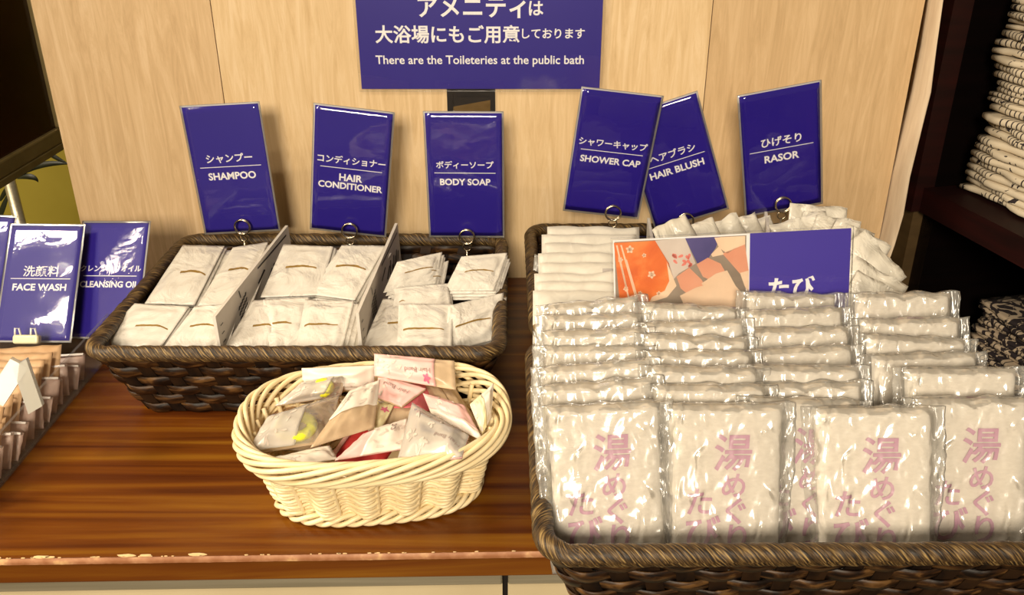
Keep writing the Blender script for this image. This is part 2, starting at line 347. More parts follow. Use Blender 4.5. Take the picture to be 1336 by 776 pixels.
# counter
ct = thing('counter', 'long brown wood-grain counter with a worn pale front edge', 'counter', (0, 0, 0))
def edge_y(x, d=0.): return .5385 + .021*x + d
xa, xb = -1.25, .455; th = .0245
def prism(mb, d, z0, z1, xa=xa, xb=xb, yb=WY-.002, mi=0):
    p = [(xa, edge_y(xa, d)), (xb, edge_y(xb, d)), (xb, yb), (xa, yb)]
    return mb.add([(x, y, z0) for x, y in p] + [(x, y, z1) for x, y in p], [(3,2,1,0),(4,5,6,7),(0,1,5,4),(1,2,6,5),(2,3,7,6),(3,0,4,7)], mi)
bevel(prism(MB(), 0, -th, 0).build('top', M['wood'], ct), .0012)
e = MB()
e.grid(lambda u, v: (xa+(xb-xa)*u, edge_y(xa+(xb-xa)*u, -.0012+.0012*max(0, v*2-1)), -.0048+.0052*v+.0004*noise.noise((u*900, v*3, 0))), 600, 4)
random.seed(3); ch = e
for k in range(46):
    x = random.uniform(-.42, .01) if k > 5 else (-.40, -.365, -.358, -.30, -.285, -.245)[k]; s = random.uniform(.0004, .0010) if k > 5 else random.uniform(.002, .004)
    n = 9; ring = [(x+s*1.7*math.cos(2*PI*i/n)*random.uniform(.8, 1.2), edge_y(x, .0006+s*.35)+s*.45*math.sin(2*PI*i/n)*random.uniform(.7, 1.2), .0006) for i in range(n)]
    ch.add(ring + [(a, b, -.0002) for a, b, c in ring], [tuple(range(n))] + [(i, n+i, n+(i+1) % n, (i+1) % n) for i in range(n)], 1)
e.build('worn_edge', [M['wood_edge'], M['chip']], ct)
gx = aty(659, 765, edge_y(0)).x
for a, b in ((xa, gx-.0022), (gx+.0022, xb)):
    bevel(prism(MB(), .0035, -th-.0125, -th, a, b).build('metal_strip', M['alu'], ct), .0015)
    prism(MB(), .005, -TZ+.06, -th-.0125, a, b).build('cabinet_front', M['cabinet'], ct)
prism(MB(), .012, -TZ+.001, -th-.0005, gx-.003, gx+.003).build('gap', M['black'], ct)

# ------------------------------------------------------------------ big sign on the wall and the dark niche under it
BL, BR = aty(472, 116, WY-.004), aty(782, 116, WY-.004)
bw = BR.x-BL.x; bx = (BL.x+BR.x)/2; bz = BL.z; bh = .21
sg = thing('wall_sign', 'large blue laminated notice fixed to the marble wall', 'sign', (bx, WY-.003, bz))
sgp = MB().box2((-bw/2, -.0006, 0), (bw/2, .0006, bh)).build('printed_sheet', M['blue'], sg)
MB().box2((-bw/2-.003, -.0012, -.003), (bw/2+.003, .0012, bh+.003)).build('laminate', M['lam'], sg)
lt = MB()
def wl_text(s, u0, u1, v, bold):
    a, b = aty(u0, v, WY-.005), aty(u1, v, WY-.005)
    letter(lt, s, b.x-a.x, (a.x+b.x)/2-bx, (a.z+b.z)/2-bz, -.0009, bold)
wl_text('アメニティ', 545, 686, 10, .022); wl_text('は', 690, 709, 11, .02)
wl_text('大浴場にもご用意', 489, 678, 45, .022); wl_text('しております', 681, 763, 44, .02)
wl_text('There are the Toileteries at the public bath', 490, 762, 80, .014)
lt.build('lettering', M['white'], sgp)
nc = thing('wall_niche', 'small dark framed slot in the marble below the big blue notice', 'wall slot', (0, 0, 0))
a, b = aty(584, 150, WY), aty(646, 116, WY)
m = MB(); zt = b.z+.03; zb = b.z-.035
m.box2((a.x, WY-.002, zb), (a.x+.007, WY-.0002, zt)); m.box2((b.x-.006, WY-.002, zb), (b.x, WY-.0002, zt)); m.box2((a.x+.007, WY-.002, b.z-.008), (b.x-.006, WY-.0002, zt))
m.build('frame', M['black'], nc)
MB().add([(a.x+.007, WY-.001, zb), (b.x-.006, WY-.001, zb), (b.x-.006, WY-.001, b.z-.013), (a.x+.007, WY-.001, b.z-.021)], [(0, 1, 2, 3)]).build('brown_reflection', M['niche'], nc)  # slanted brown shape paints the reflection inside the slot
MB().add([(a.x+.007, WY-.0005, zb), (b.x-.006, WY-.0005, zb), (b.x-.006, WY-.0005, b.z-.008), (a.x+.007, WY-.0005, b.z-.008)], [(0, 1, 2, 3)]).build('dark_panel', M['black'], nc)

# ------------------------------------------------------------------ left background: framed panel on an easel, plant
pf = thing('framed_panel', 'dark framed panel standing beyond the marble wall at far left', 'framed panel', (-.80, 1.54, .05))
X0 = 0
fr = MB(); fr.box2((-.02, -.90, 0), (.012, 0, .026)); fr.box2((-.02, -.018, .026), (.012, 0, 1.1)); fr.box2((-.02, -.90, .026), (.012, -.88, 1.1)); fr.box2((-.02, -.88, 1.08), (.012, -.018, 1.1))
bevel(fr.build('frame', M['frame'], pf), .003)
MB().box2((-.015, -.88, .026), (.004, -.018, 1.08)).build('panel', M['screen'], pf)
p0, p1 = aty(13, 222, 1.5), aty(33, 300, 1.5)
d = (p1-p0).normalized()
ez = thing('easel', 'slim metal easel legs below the dark framed panel', 'easel', (-.80, 1.45, -TZ))
for dx in (0, .03):
    MB().tube([(p0.x+.80-dx, .04-.3*(dx > 0), p0.z+TZ-.01), (p0.x+.80-dx, .04-.3*(dx > 0), .0)], .010, 10).build('leg', M['frame' if dx else 'alu'], ez)
MB().box2((-.03, -.30, TZ+.04), (.015, .07, TZ+.05)).build('ledge', M['frame'], ez)
pl = thing('plant', 'dark thin-leaved plant in front of the olive wall', 'plant', (-.93, 1.72, -TZ))
def blade(px, w0, y):
    P = [aty(u, v, y) for u, v in px]; m = MB(); vs = []; n = 14
    def bez(t):
        return P[0]*(1-t)**2 + P[1]*2*t*(1-t) + P[2]*t*t
    for i in range(n+1):
        t = i/n; c = bez(t); tg = (bez(min(1, t+.01))-bez(max(0, t-.01))).normalized(); nn = Vector((-tg.z, .25, tg.x)).normalized()
        q = w0*(math.sin(PI*min(1, .12+t*.88))**.8); vs += [c-nn*q, c+Vector((0, -.004*math.sin(PI*t), 0)), c+nn*q]
    o = m.add([Vector(v)-Vector((-.93, 1.72, -TZ)) for v in vs], [f for i in range(n) for f in ((3*i, 3*i+1, 3*i+4, 3*i+3), (3*i+1, 3*i+2, 3*i+5, 3*i+4))], 0, True).build('leaf', M['leaf'], pl)
for px, w0 in (([(20, 232), (45, 208), (98, 214)], .0065), ([(54, 190), (66, 204), (90, 214)], .005), ([(22, 232), (45, 226), (50, 238)], .006), ([(0, 262), (6, 250), (16, 236)], .005), ([(-4, 292), (4, 270), (12, 250)], .006)):
    blade(px, w0, 1.72)
s0 = aty(14, 240, 1.74)-Vector((-.93, 1.72, -TZ))
MB().tube([(s0.x, s0.y, s0.z), (s0.x, s0.y, .12)], .005, 8).build('stem', M['leaf'], pl)
MB().tube([(s0.x, s0.y, 0), (s0.x, s0.y, .12)], [.06, .08], 24).build('pot', M['black'], pl)

# ------------------------------------------------------------------ right background: hanging curtain, robes behind it, shelf unit
cu = MB(); rows = [(-60, 1221, 1238), (0, 1213, 1230), (60, 1204, 1223), (120, 1192, 1214), (170, 1180, 1203), (230, 1165, 1187), (280, 1156, 1179), (320, 1147, 1168), (345, 1141, 1158)]
for r in rows: pass
cv = []
for v, ua, ub in rows:
    A, B = aty(ua, v, 1.058), aty(ub, v, 1.035)
    for k in range(9):
        t = k/8; p = A.lerp(B, t); p.y -= .006*math.sin(PI*t) - .0015*math.sin(v*.05+t*5); cv.append(p)
    for k in range(9):
        t = 1-k/8; p = A.lerp(B, t); p.y += .03; cv.append(p)
ct_ = thing('curtain', 'narrow cream cloth curtain hanging at right edge of marble wall', 'curtain', (0, 0, 0))
fs = [(18*i+k, 18*i+(k+1) % 18, 18*i+18+(k+1) % 18, 18*i+18+k) for i in range(len(rows)-1) for k in range(18)]
MB().add(cv, fs, 0, True).add([cv[i] for i in range(18)], [tuple(range(18))]).build('cloth', M['curtain'], ct_)
A = aty(1147, 345, 1.05)
zbox('hem_weight', (A.x-.004, 1.045, -TZ), (A.x+.012, 1.066, A.z+.01), M['curtain'], ct_).location.z = -TZ
hr = thing('hanging_robes', 'black and white patterned robes glimpsed between marble wall and curtain', 'robe', (.56, 1.42, -TZ))
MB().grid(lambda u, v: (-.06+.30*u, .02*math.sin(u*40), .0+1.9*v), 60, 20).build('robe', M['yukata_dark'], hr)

A0 = Vector((.549, 1.126, 0)); dv = Vector((.214, -.977, 0)).normalized(); nv = Vector((.977, .214, 0)).normalized()
SR = Matrix((( nv.x, -dv.x, 0), (nv.y, -dv.y, 0), (0, 0, 1)))     # local x into the shelf, local -y along its front towards the viewer
su = thing('shelf_unit', 'dark red wooden shelf unit standing to the right of the curtain', 'shelf', (A0.x, A0.y, -TZ), SR)
ZS = .10; ZL = -.25
MB().box2((0, -.95, TZ+ZS-.034), (.42, .0, TZ+ZS)).build('board', M['shelf'], su)
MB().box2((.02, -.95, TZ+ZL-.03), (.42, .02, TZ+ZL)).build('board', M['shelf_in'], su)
MB().box2((-.012, .002, TZ+ZS-.034), (.016, .055, TZ+1.0)).build('post', M['shelf'], su)
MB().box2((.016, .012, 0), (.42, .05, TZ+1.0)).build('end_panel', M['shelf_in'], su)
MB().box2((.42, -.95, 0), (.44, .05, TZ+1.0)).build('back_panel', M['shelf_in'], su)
MB().box2((.0, .012, 0), (.034, .052, TZ+ZS-.034)).build('leg', M['leg'], su)
def robe(name, ln, dp, hh, seed, lobes):
    """A folded robe: lobes stacked layers with rounded, slightly sagging front folds."""
    m = MB(); rnd = random.Random(seed); q = hh/lobes
    for l in range(lobes):
        z0 = l*q; off = rnd.uniform(-.004, .004); n = 8; vs = []; nx = 26
        ph = rnd.uniform(0, 6)
        for i in range(nx+1):
            y = -ln*i/nx; wob = .0035*math.sin(i*.7+ph)+.002*math.sin(i*1.9+ph*2)
            sg_ = .0006*math.sin(i*.5+ph)
            end = 1 if 0 < i < nx else .8
            for k in range(n+1):
                A = -PI/2+PI*k/n
                vs.append((off+wob+.006-math.cos(A)**.6*q*.62*end, y, z0+q/2+math.sin(A)*q*.46*end+sg_))
            vs.append((dp, y, z0+q*.98)); vs.append((dp, y, z0+q*.02))
        K = n+3
        fs = [(i*K+k, i*K+(k+1) % K, (i+1)*K+(k+1) % K, (i+1)*K+k) for i in range(nx) for k in range(K)]
        fs += [tuple(range(K))[::-1], tuple(nx*K+k for k in range(K))]
        m.add(vs, fs, 0, True)
    return m.mesh(name, M['yukata'])
def robes(z0, z1, t0, n0, mt, group, where, lo, hi, lobes, seed, drift=0.):
    z = z0; k = 0; rnd = random.Random(seed); hs = []
    while z < z1:
        h = rnd.uniform(lo, hi); hs.append((z, h)); z += h
    for k, (z, h) in enumerate(hs):
        me = robe('folded_robe', .40, .24, h, seed*50+k, lobes)
        me.materials[0] = mt
        o = link('folded_robe', me)
        j = rnd.uniform(-.006, .006)
        p = A0 + nv*(n0+rnd.uniform(-.004, .004)+drift*k) + dv*(t0+j)
        o.matrix_world = Matrix.Translation((p.x, p.y, z+TZ)) @ SR.to_4x4() @ Matrix.Rotation(rnd.uniform(-.02, .02), 4, 'Z')
        o['category'] = 'robe'; o['group'] = group
        pos = 'lowest' if k == 0 else 'topmost' if k == len(hs)-1 else 'number %d up' % (k+1)
        o['label'] = 'folded printed cotton robe, %s %s' % (pos, where)
robes(ZS+.0025, .41, .022, .036, M['yukata'], 'folded robes on the upper shelf', 'in the tall stack on the red shelf', .0125, .021, 2, 5, .001)
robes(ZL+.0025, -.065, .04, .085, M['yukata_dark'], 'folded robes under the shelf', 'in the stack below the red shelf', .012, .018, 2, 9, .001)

# ================================================================== woven trays
def rrpath(a, b, r, n):
    """n points evenly along a rounded rectangle, with outward normals."""
    seg = [((a-r, -b), (1, 0), 2*(b-r))]
    pts = []; L4 = [2*(a-r), PI*r/2, 2*(b-r), PI*r/2]*2; tot = sum(L4)
    for i in range(n):
        s = tot*i/n; k = 0
        while s > L4[k]: s -= L4[k]; k += 1
        side = k//2; t = s
        if k % 2 == 0:
            p = [(-a+r+t, -b), (a, -b+r+t), (a-r-t, b), (-a, b-r-t)][side]; nn = [(0, -1), (1, 0), (0, 1), (-1, 0)][side]
        else:
            c = [(a-r, -b+r), (a-r, b-r), (-a+r, b-r), (-a+r, -b+r)][side]; A = -PI/2+side*PI/2+t/r
            nn = (math.cos(A), math.sin(A)); p = (c[0]+r*nn[0], c[1]+r*nn[1])
        pts.append((Vector((*p, 0)), Vector((*nn, 0))))
    return pts
def tray(label, loc, yaw, seed):
    rnd = random.Random(seed)
    t = thing('woven_tray', label, 'basket', loc, Matrix.Rotation(yaw, 3, 'Z'), 'dark woven amenity trays')
    a0, b0, a1, b1, h, r = .165, .116, .1905, .1405, .074, .022
    ns = 56; per = 10; n = ns*per; rows = 6; pit = h/rows
    bot, top = rrpath(a0, b0, r, n), rrpath(a1, b1, r, n)
    def at(i, z):
        f = z/h; p = bot[i % n][0].lerp(top[i % n][0], f); q = bot[i % n][1]; return Vector((p.x, p.y, z)), q
    wv = MB()
    for row in range(rows):
        zc = pit*(row+.5); vs = []; jit = [rnd.uniform(-.0012, .0012) for _ in range(ns)]
        for i in range(n):
            amp = .0021*math.cos(PI*i/per + PI*row); hw = pit*.50+jit[(i//per) % ns]*.5
            for dz, do in ((-hw, -.0006), (hw, -.0006), (hw, .0008), (0, .0016), (-hw, .0008)):
                p, q = at(i, min(max(zc+dz, .0002), h)); vs.append(p+q*(amp+do))
        K = 5; wv.add(vs, [(i*K+k, ((i+1) % n)*K+k, ((i+1) % n)*K+(k+1) % K, i*K+(k+1) % K) for i in range(n) for k in range(K)], 0, True)
    wv.build('side_weave', M['weave'], t)
    st = MB()
    for s in range(ns):
        i = s*per; vs = []
        for z in (.0005, h*.25, h*.5, h*.75, h):
            p, q = at(i, z); tg = Vector((-q.y, q.x, 0)); w_ = .0062
            vs += [p-tg*w_-q*.0008, p+tg*w_-q*.0008, p+tg*w_+q*.0008, p-tg*w_+q*.0008]
        st.add(vs, [(4*j+k, 4*j+(k+1) % 4, 4*j+4+(k+1) % 4, 4*j+4+k) for j in range(4) for k in range(4)])
    st.build('stakes', M['stake'], t)
    m = 900; rp = rrpath(a1, b1, r, m)
    lump = [noise.noise((i*.09, seed, 0)) for i in range(m)]; nw = 84
    def rf(i, A, ln):
        w_ = (i*nw/m + A/(2*PI)) % 1.0
        return 1 + .10*abs(math.sin(PI*w_))**.6 - .04 + .05*lump[i] + .04*noise.noise((math.cos(A)*2.5, math.sin(A)*2.5, i*.35))
    MB().tube([p+Vector((0, 0, h+.004+.0006*lump[i])) for i, (p, q) in enumerate(rp)], .0073, 18, True, rf=rf).build('rim', M['rim'], t)
    fl = MB(); c = rrpath(a0, b0, r, 80); pts = [p+Vector((0, 0, .003)) for p, q in c]
    fl.add(pts + [p-Vector((0, 0, .0025)) for p in pts], [tuple(range(80)), tuple(range(159, 79, -1))] + [(i, 80+i, 80+(i+1) % 80, (i+1) % 80) for i in range(80)])
    fl.build('base', M['weave'], t)
    return t
tray('dark woven tray of white sachets with two white dividers', (-.2025, .855, .0005), 0, 1)
tray('dark woven tray at the counter front full of cellophane packets', (.2105, .589, .0005), .008, 2)
tray('dark woven tray against the wall behind the cellophane packets', (.2135, .889, .0005), .004, 3)

# ================================================================== blue name cards and their wire clips
def card(label, p, yaw, tilt, roll, jp, en, w_=.0855, h_=.148, jpw=.7, enw=.7, cut=.02, group='blue name cards'):
    t = thing('name_card', label, 'sign', p, rot3(yaw, tilt, roll), group)
    sh = MB().box2((-w_/2, -.0003, 0), (w_/2, .0003, h_)).build('printed_sheet', M['blue'], t)
    mg = .0020
    MB().box2((-w_/2-mg, .0004, -mg), (w_/2+mg, .0008, h_+mg)).build('laminate_margin', M['lam_edge'], t)
    lm = MB(); amp = .0006; sd = p[0]*10
    lm.shell(lambda u, v: ((-.5+u)*(w_+2*mg), -.0011+amp*noise.noise((u*2.2+sd, v*3.5, 0)), -mg+v*(h_+2*mg)), lambda u, v: ((-.5+u)*(w_+2*mg), .0010, -mg+v*(h_+2*mg)), 10, 16)
    lm.build('laminate', M['lam'], t)
    if jp:
        y = -.0005
        letter(MB(), jp, jpw*w_, 0, h_*.595, y, .022 if len(jp) > 3 else .010).build('japanese_lettering', M['white'], sh)
        MB().box2((-.41*w_, y-.0001, h_*.5285-.0004), (.41*w_, y, h_*.5285+.0004)).build('rule', M['white'], sh)
        m = MB()
        for k, (s, ww) in enumerate(en): letter(m, s, ww*w_, 0, h_*(.455-.07*k), y, .030)
        m.build('english_lettering', M['white'], sh)
    return t
def clip(label, px, y, zb, lean=0.):
    c = aty(px[0], px[1], y); R_ = .0088
    t = thing('wire_clip', label, 'clip', (c.x, y, zb), None, 'ring clips holding the blue cards')
    z = c.z-zb
    for dy in (0, .0024):
        MB().tube([(R_*math.cos(2*PI*k/32), dy-.001, z+R_*math.sin(2*PI*k/32)) for k in range(32)], .0009, 8, True, up=(0, 1, 0)).build('ring', M['wire'], t)
    MB().tube([(.55*R_*math.cos(2*PI*k/24), .0005, z-R_*1.45+.55*R_*math.sin(2*PI*k/24)) for k in range(24)], .0008, 8, True, up=(0, 1, 0)).build('loop', M['wire'], t)
    MB().tube([(0, .0005, z-R_*1.9), (lean, .001, .003)], .0011, 8, up=(0, 1, 0)).build('stem', M['wire'], t)
    MB().tube([(lean, .001, 0), (lean, .001, .0025)], [.013, .012], 20, up=(0, 1, 0)).build('foot', M['wire'], t)
card('blue SHAMPOO card clipped at the back of the sachet tray', (-.3192, .9802, .0958), .0196, -.0413, -.05, 'シャンプー', [('SHAMPOO', .64)], jpw=.62)
card('blue HAIR CONDITIONER card clipped at the back of the sachet tray', (-.194, .9801, .095), .0304, .037, .1298, 'コンディショナー', [('HAIR', .31), ('CONDITIONER', .86)], jpw=.90)
card('blue BODY SOAP card clipped at the back of the sachet tray', (-.0537, .9802, .0899), -.0229, .0397, -.0013, 'ボディーソープ', [('BODY SOAP', .68)], jpw=.77)
card('blue SHOWER CAP card leaning left of the hair brush card', (.1043, .9802, .1181), -.0502, .1448, .1076, 'シャワーキャップ', [('SHOWER CAP', .80)], jpw=.90)
card('blue HAIR BLUSH card tilted beside the shower cap card', (.213, .99, .1081), -.0373, .1224, -.3514, 'ヘアブラシ', [('HAIR BLUSH', .74)], jpw=.62)
card('blue RASOR card clipped above the rear tray at right', (.318, .9802, .1238), -.0074, .1476, -.2024, 'ひげそり', [('RASOR', .45)], jpw=.52)
clip('wire ring clip at the foot of the SHAMPOO card', (316, 296), .972, .004)
clip('wire ring clip at the foot of the HAIR CONDITIONER card', (456, 301), .970, .004)
clip('wire ring clip at the foot of the BODY SOAP card', (609, 309), .970, .004)
clip('wire ring clip at the foot of the SHOWER CAP card', (800, 278), .967, .004)
clip('wire ring clip at the foot of the HAIR BLUSH card', (895, 288), .975, .004)
clip('wire ring clip at the foot of the RASOR card', (1022, 267), .966, .004)
card('blue FACE WASH card propped behind the kraft packets', (-.51, .83, .0298), .0689, -.7045, .0383, '洗顔料', [('FACE WASH', .74)], .0765, .129, jpw=.50, group='small blue cards at left')
card('blue CLEANSING OIL card propped beside the FACE WASH card', (-.4462, .853, .0215), -.1468, -.6319, -.0547, 'クレンジングオイル', [('CLEANSING OIL', .90)], .0765, .129, jpw=.93, group='small blue cards at left')
card('blue card cut off by the photo edge, left of FACE WASH', (-.594, .84, .038), .10, -.70, .10, None, [], .0765, .129, group='small blue cards at left')

# ================================================================== white sachets in the left tray
def patch(P00, P10, P01, P11):
    """Bilinear patch through four corners: bottom left, bottom right, top left, top right; with its normal."""
    nn = ((P10-P00)+(P11-P01)).cross((P01-P00)+(P11-P10)).normalized()
    return (lambda u, v: (P00*(1-u)+P10*u)*(1-v)+(P01*(1-u)+P11*u)*v), nn
def sachet(label, px, zb, zt, seed, su=(.36, .80), sv=.57, arc=.05, n_under=3, where='', fan=(.0018, -.001), group='white sachets'):
    """px: corners in the photograph, TL TR BR BL; zb, zt: heights of the lower and upper edge over the counter."""
    TL, TR, BR_, BL_ = px
    C = [atz(*BL_, zb), atz(*BR_, zb), atz(*TL, zt), atz(*TR, zt)]
    o = sum(C, Vector())/4; S, nn = patch(*[c-o for c in C])
    def bul(u, v):
        e = min(u, 1-u, v, 1-v); k = min(1, max(0, e-.045)/.16)
        wr = .0011*noise.noise((u*4+seed, v*6, .3))+.0005*noise.noise((u*11+seed, v*13, 1.3))
        return .0026*k*k*(3-2*k) + wr*(.35+k)
    t = thing('sachet', label, 'sachet', o, None, group)
    fs = lambda u, v: S(u, v)+nn*(bul(u, v)+.0006)
    m = MB(); m.shell(fs, lambda u, v: S(u, v)-nn*.0004, 22, 26); po = m.build('pouch', M['sachet'], t)
    vs = []; ns = 14
    for i in range(ns+1):
        u = su[0]+(su[1]-su[0])*i/ns; k = i/ns; v = sv + arc*.8*(math.sin(PI*(k*.9))-.5) - .02*k; hw = .0165*(1 if i < ns-3 else .7)
        for dd in (-hw, hw): vs.append(fs(u, v+dd)+nn*.0004)
    MB().add(vs, [(2*i, 2*i+2, 2*i+3, 2*i+1) for i in range(ns)], 0, True).build('gold_stroke', M['gold'], po)
    rnd = random.Random(seed)
    for k in range(1, n_under+1):
        q = -nn*(.0031*k) + Vector((fan[0]*k+rnd.uniform(-.001, .001), fan[1]*k+rnd.uniform(-.001, .001), 0))
        dup(t, Matrix.Translation((*(o+q+Vector((0, 0, TZ))),)) @ Matrix.Rotation(rnd.uniform(-.03, .03), 4, 'Z'), 'white sachet lying under the top one %s' % where, group)
    return t
FB, FT, BB, BT = .062, .086, .078, .105
g1, g2, g3 = 'shampoo sachets', 'conditioner sachets', 'body soap sachets'
sachet('upper left white sachet in the shampoo compartment', [(239, 320), (293, 321), (254, 398), (189, 396)], BB, BT, 1, (.38, .92), .50, where='at the upper left of the shampoo compartment', group=g1, fan=(.0032, .0004))
sachet('upper right white sachet in the shampoo compartment, beside the divider', [(304, 323), (350, 316), (316, 399), (258, 399)], BB, BT, 2, (.30, .80), .55, where='at the upper right of the shampoo compartment', group=g1)
sachet('lower left white sachet in the shampoo compartment', [(176, 396), (247, 400), (204, 462), (117, 458)], FB, FT, 3, (.40, .92), .52, where='at the lower left of the shampoo compartment', group=g1)
sachet('lower right white sachet in the shampoo compartment, beside the divider', [(254, 400), (303, 396), (281, 462), (207, 462)], FB, FT, 4, (.28, .82), .54, where='at the lower right of the shampoo compartment', group=g1)
sachet('upper left white sachet in the conditioner compartment', [(370, 319), (435, 322), (417, 385), (340, 388)], BB, BT, 5, (.25, .82), .53, where='at the upper left of the conditioner compartment', group=g2, fan=(.003, .0004))
sachet('upper right white sachet in the conditioner compartment', [(446, 320), (503, 321), (463, 392), (403, 384)], BB, BT+.001, 6, (.22, .88), .55, where='at the upper right of the conditioner compartment', group=g2)
sachet('lower left white sachet in the conditioner compartment', [(330, 392), (384, 390), (350, 462), (290, 460)], FB-.001, FT-.001, 7, (.38, .85), .48, where='at the lower left of the conditioner compartment', group=g2, n_under=2)
sachet('lower middle white sachet in the conditioner compartment, half covered', [(343, 391), (404, 388), (398, 461), (353, 462)], FB, FT, 8, (.15, .62), .52, .03, where='at the lower middle of the conditioner compartment', group=g2, n_under=2)
sachet('lower right white sachet in the conditioner compartment', [(398, 391), (462, 393), (446, 459), (384, 462)], FB+.003, FT+.003, 9, (.10, .80), .50, .03, where='at the lower right of the conditioner compartment', group=g2, fan=(.004, 0))
sachet('tilted white sachet at the upper left of the body soap compartment', [(518, 342), (577, 329), (569, 370), (500, 382)], BB+.010, BT+.002, 10, (.28, .90), .52, where='at the upper left of the body soap compartment', group=g3, fan=(.003, -.003), n_under=3)
sachet('white sachet at the upper right of the body soap compartment', [(602, 335), (662, 330), (645, 379), (580, 379)], BB+.010, BT+.004, 11, (.25, .85), .50, where='at the upper right of the body soap compartment', group=g3, fan=(.0016, -.003), n_under=3)
sachet('lower left white sachet in the body soap compartment', [(500, 390), (560, 394), (530, 462), (470, 459)], FB-.002, FT-.002, 12, (.35, .80), .52, where='at the lower left of the body soap compartment', group=g3, n_under=2)
sachet('lower right white sachet with turned up corner in the body soap compartment', [(585, 399), (657, 382), (649, 442), (580, 462)], FB, FT+.004, 13, (.15, .80), .50, where='at the lower right of the body soap compartment', group=g3, n_under=2)
sachet('lower middle white sachet in the body soap compartment', [(520, 397), (591, 397), (589, 462), (518, 462)], FB+.003, FT+.003, 14, (.10, .85), .47, .03, where='at the lower middle of the body soap compartment', group=g3)
sachet('partly hidden white sachet between both rows of the body soap compartment', [(515, 376), (585, 370), (590, 410), (512, 414)], .076, .092, 15, (.1, .2), .5, where='between the rows of the body soap compartment', group=g3, n_under=1)

def divider(label, top_b, top_f, bot_f, yb, yf, face, marks=True):
    """A white card divider standing front to back in a tray; the corners come from where its edges stand."""
    a, b = aty(*top_b, yb), aty(*top_f, yf)
    c = Vector((b.x+.002, yf-.002, .004)); d = Vector((a.x+.004, yb, .004))
    t = thing('divider', label, 'divider', (b.x, yf, .0045))
    o = Vector((b.x, yf, .0045)); P = [p-o for p in (c, d, b, a)]
    S, nn = patch(*P); th_ = .0016
    m = MB().shell(lambda u, v: S(u, v)+nn*th_, lambda u, v: S(u, v)-nn*th_, 8, 6, sm=False)
    if marks:
        rnd = random.Random(face); s_ = 1 if nn.x > 0 else -1
        def st(u0, v0, u1, v1, w_):
            d_ = Vector((u1-u0, v1-v0, 0)); q = Vector((-d_.y, d_.x, 0)).normalized()*w_
            m.add([S(x, y)+nn*s_*(th_+.0003) for x, y in ((u0-q.x, v0-q.y), (u0+q.x, v0+q.y), (u1+q.x, v1+q.y), (u1-q.x, v1-q.y))], [(0, 1, 2, 3)], 1)
        st(.52, .955, .95, .93, .010)
        st(.50, .80, .60, .86, .012); st(.62, .70, .70, .78, .014)
        for k in range(6): u0 = .70+.042*k; st(u0, .60+rnd.uniform(0, .08), u0+.03, .72+rnd.uniform(0, .1), .012)
        for k in range(5):
            for j in range(4): u0 = .24+.022*k; v0 = .60+.06*j+.015*k; st(u0, v0, u0+.014, v0+.035, .008)
        st(.28, .88, .27, .97, .005)
        for k in range(9): st(.03, .1+.095*k, .06, .1+.095*k, .006)
    m.build('panel', [M['board'], M['ink']], t)
    return t
divider('white divider between the shampoo and conditioner sachets', (374, 294), (279, 413), None, .966, .752, 1)
divider('white divider between the conditioner and body soap sachets', (517, 291), (466, 408), None, .966, .752, 2)

# ================================================================== cream cane basket and the hair band packets in it
BC = Vector((-.1145, .624, 0)); BA = .13
def oval(a, b, n, e=2.7):
    """n points evenly spaced along a superellipse, with outward normals."""
    Q = []
    for i in range(4000):
        A = 2*PI*i/4000; c, s = math.cos(A), math.sin(A)
        Q.append(Vector((a*math.copysign(abs(c)**(2/e), c), b*math.copysign(abs(s)**(2/e), s), 0)))
    d = [0]
    for i in range(4000): d.append(d[-1]+(Q[(i+1) % 4000]-Q[i]).length)
    out = []; k = 0
    for i in range(n):
        s = d[-1]*i/n
        while d[k+1] < s: k += 1
        f = (s-d[k])/max(1e-9, d[k+1]-d[k]); out.append(Q[k].lerp(Q[(k+1) % 4000], f))
    nr = []
    for i in range(n):
        t_ = (out[(i+1) % n]-out[i-1]).normalized(); nr.append(Vector((t_.y, -t_.x, 0)))
    return list(zip(out, nr))
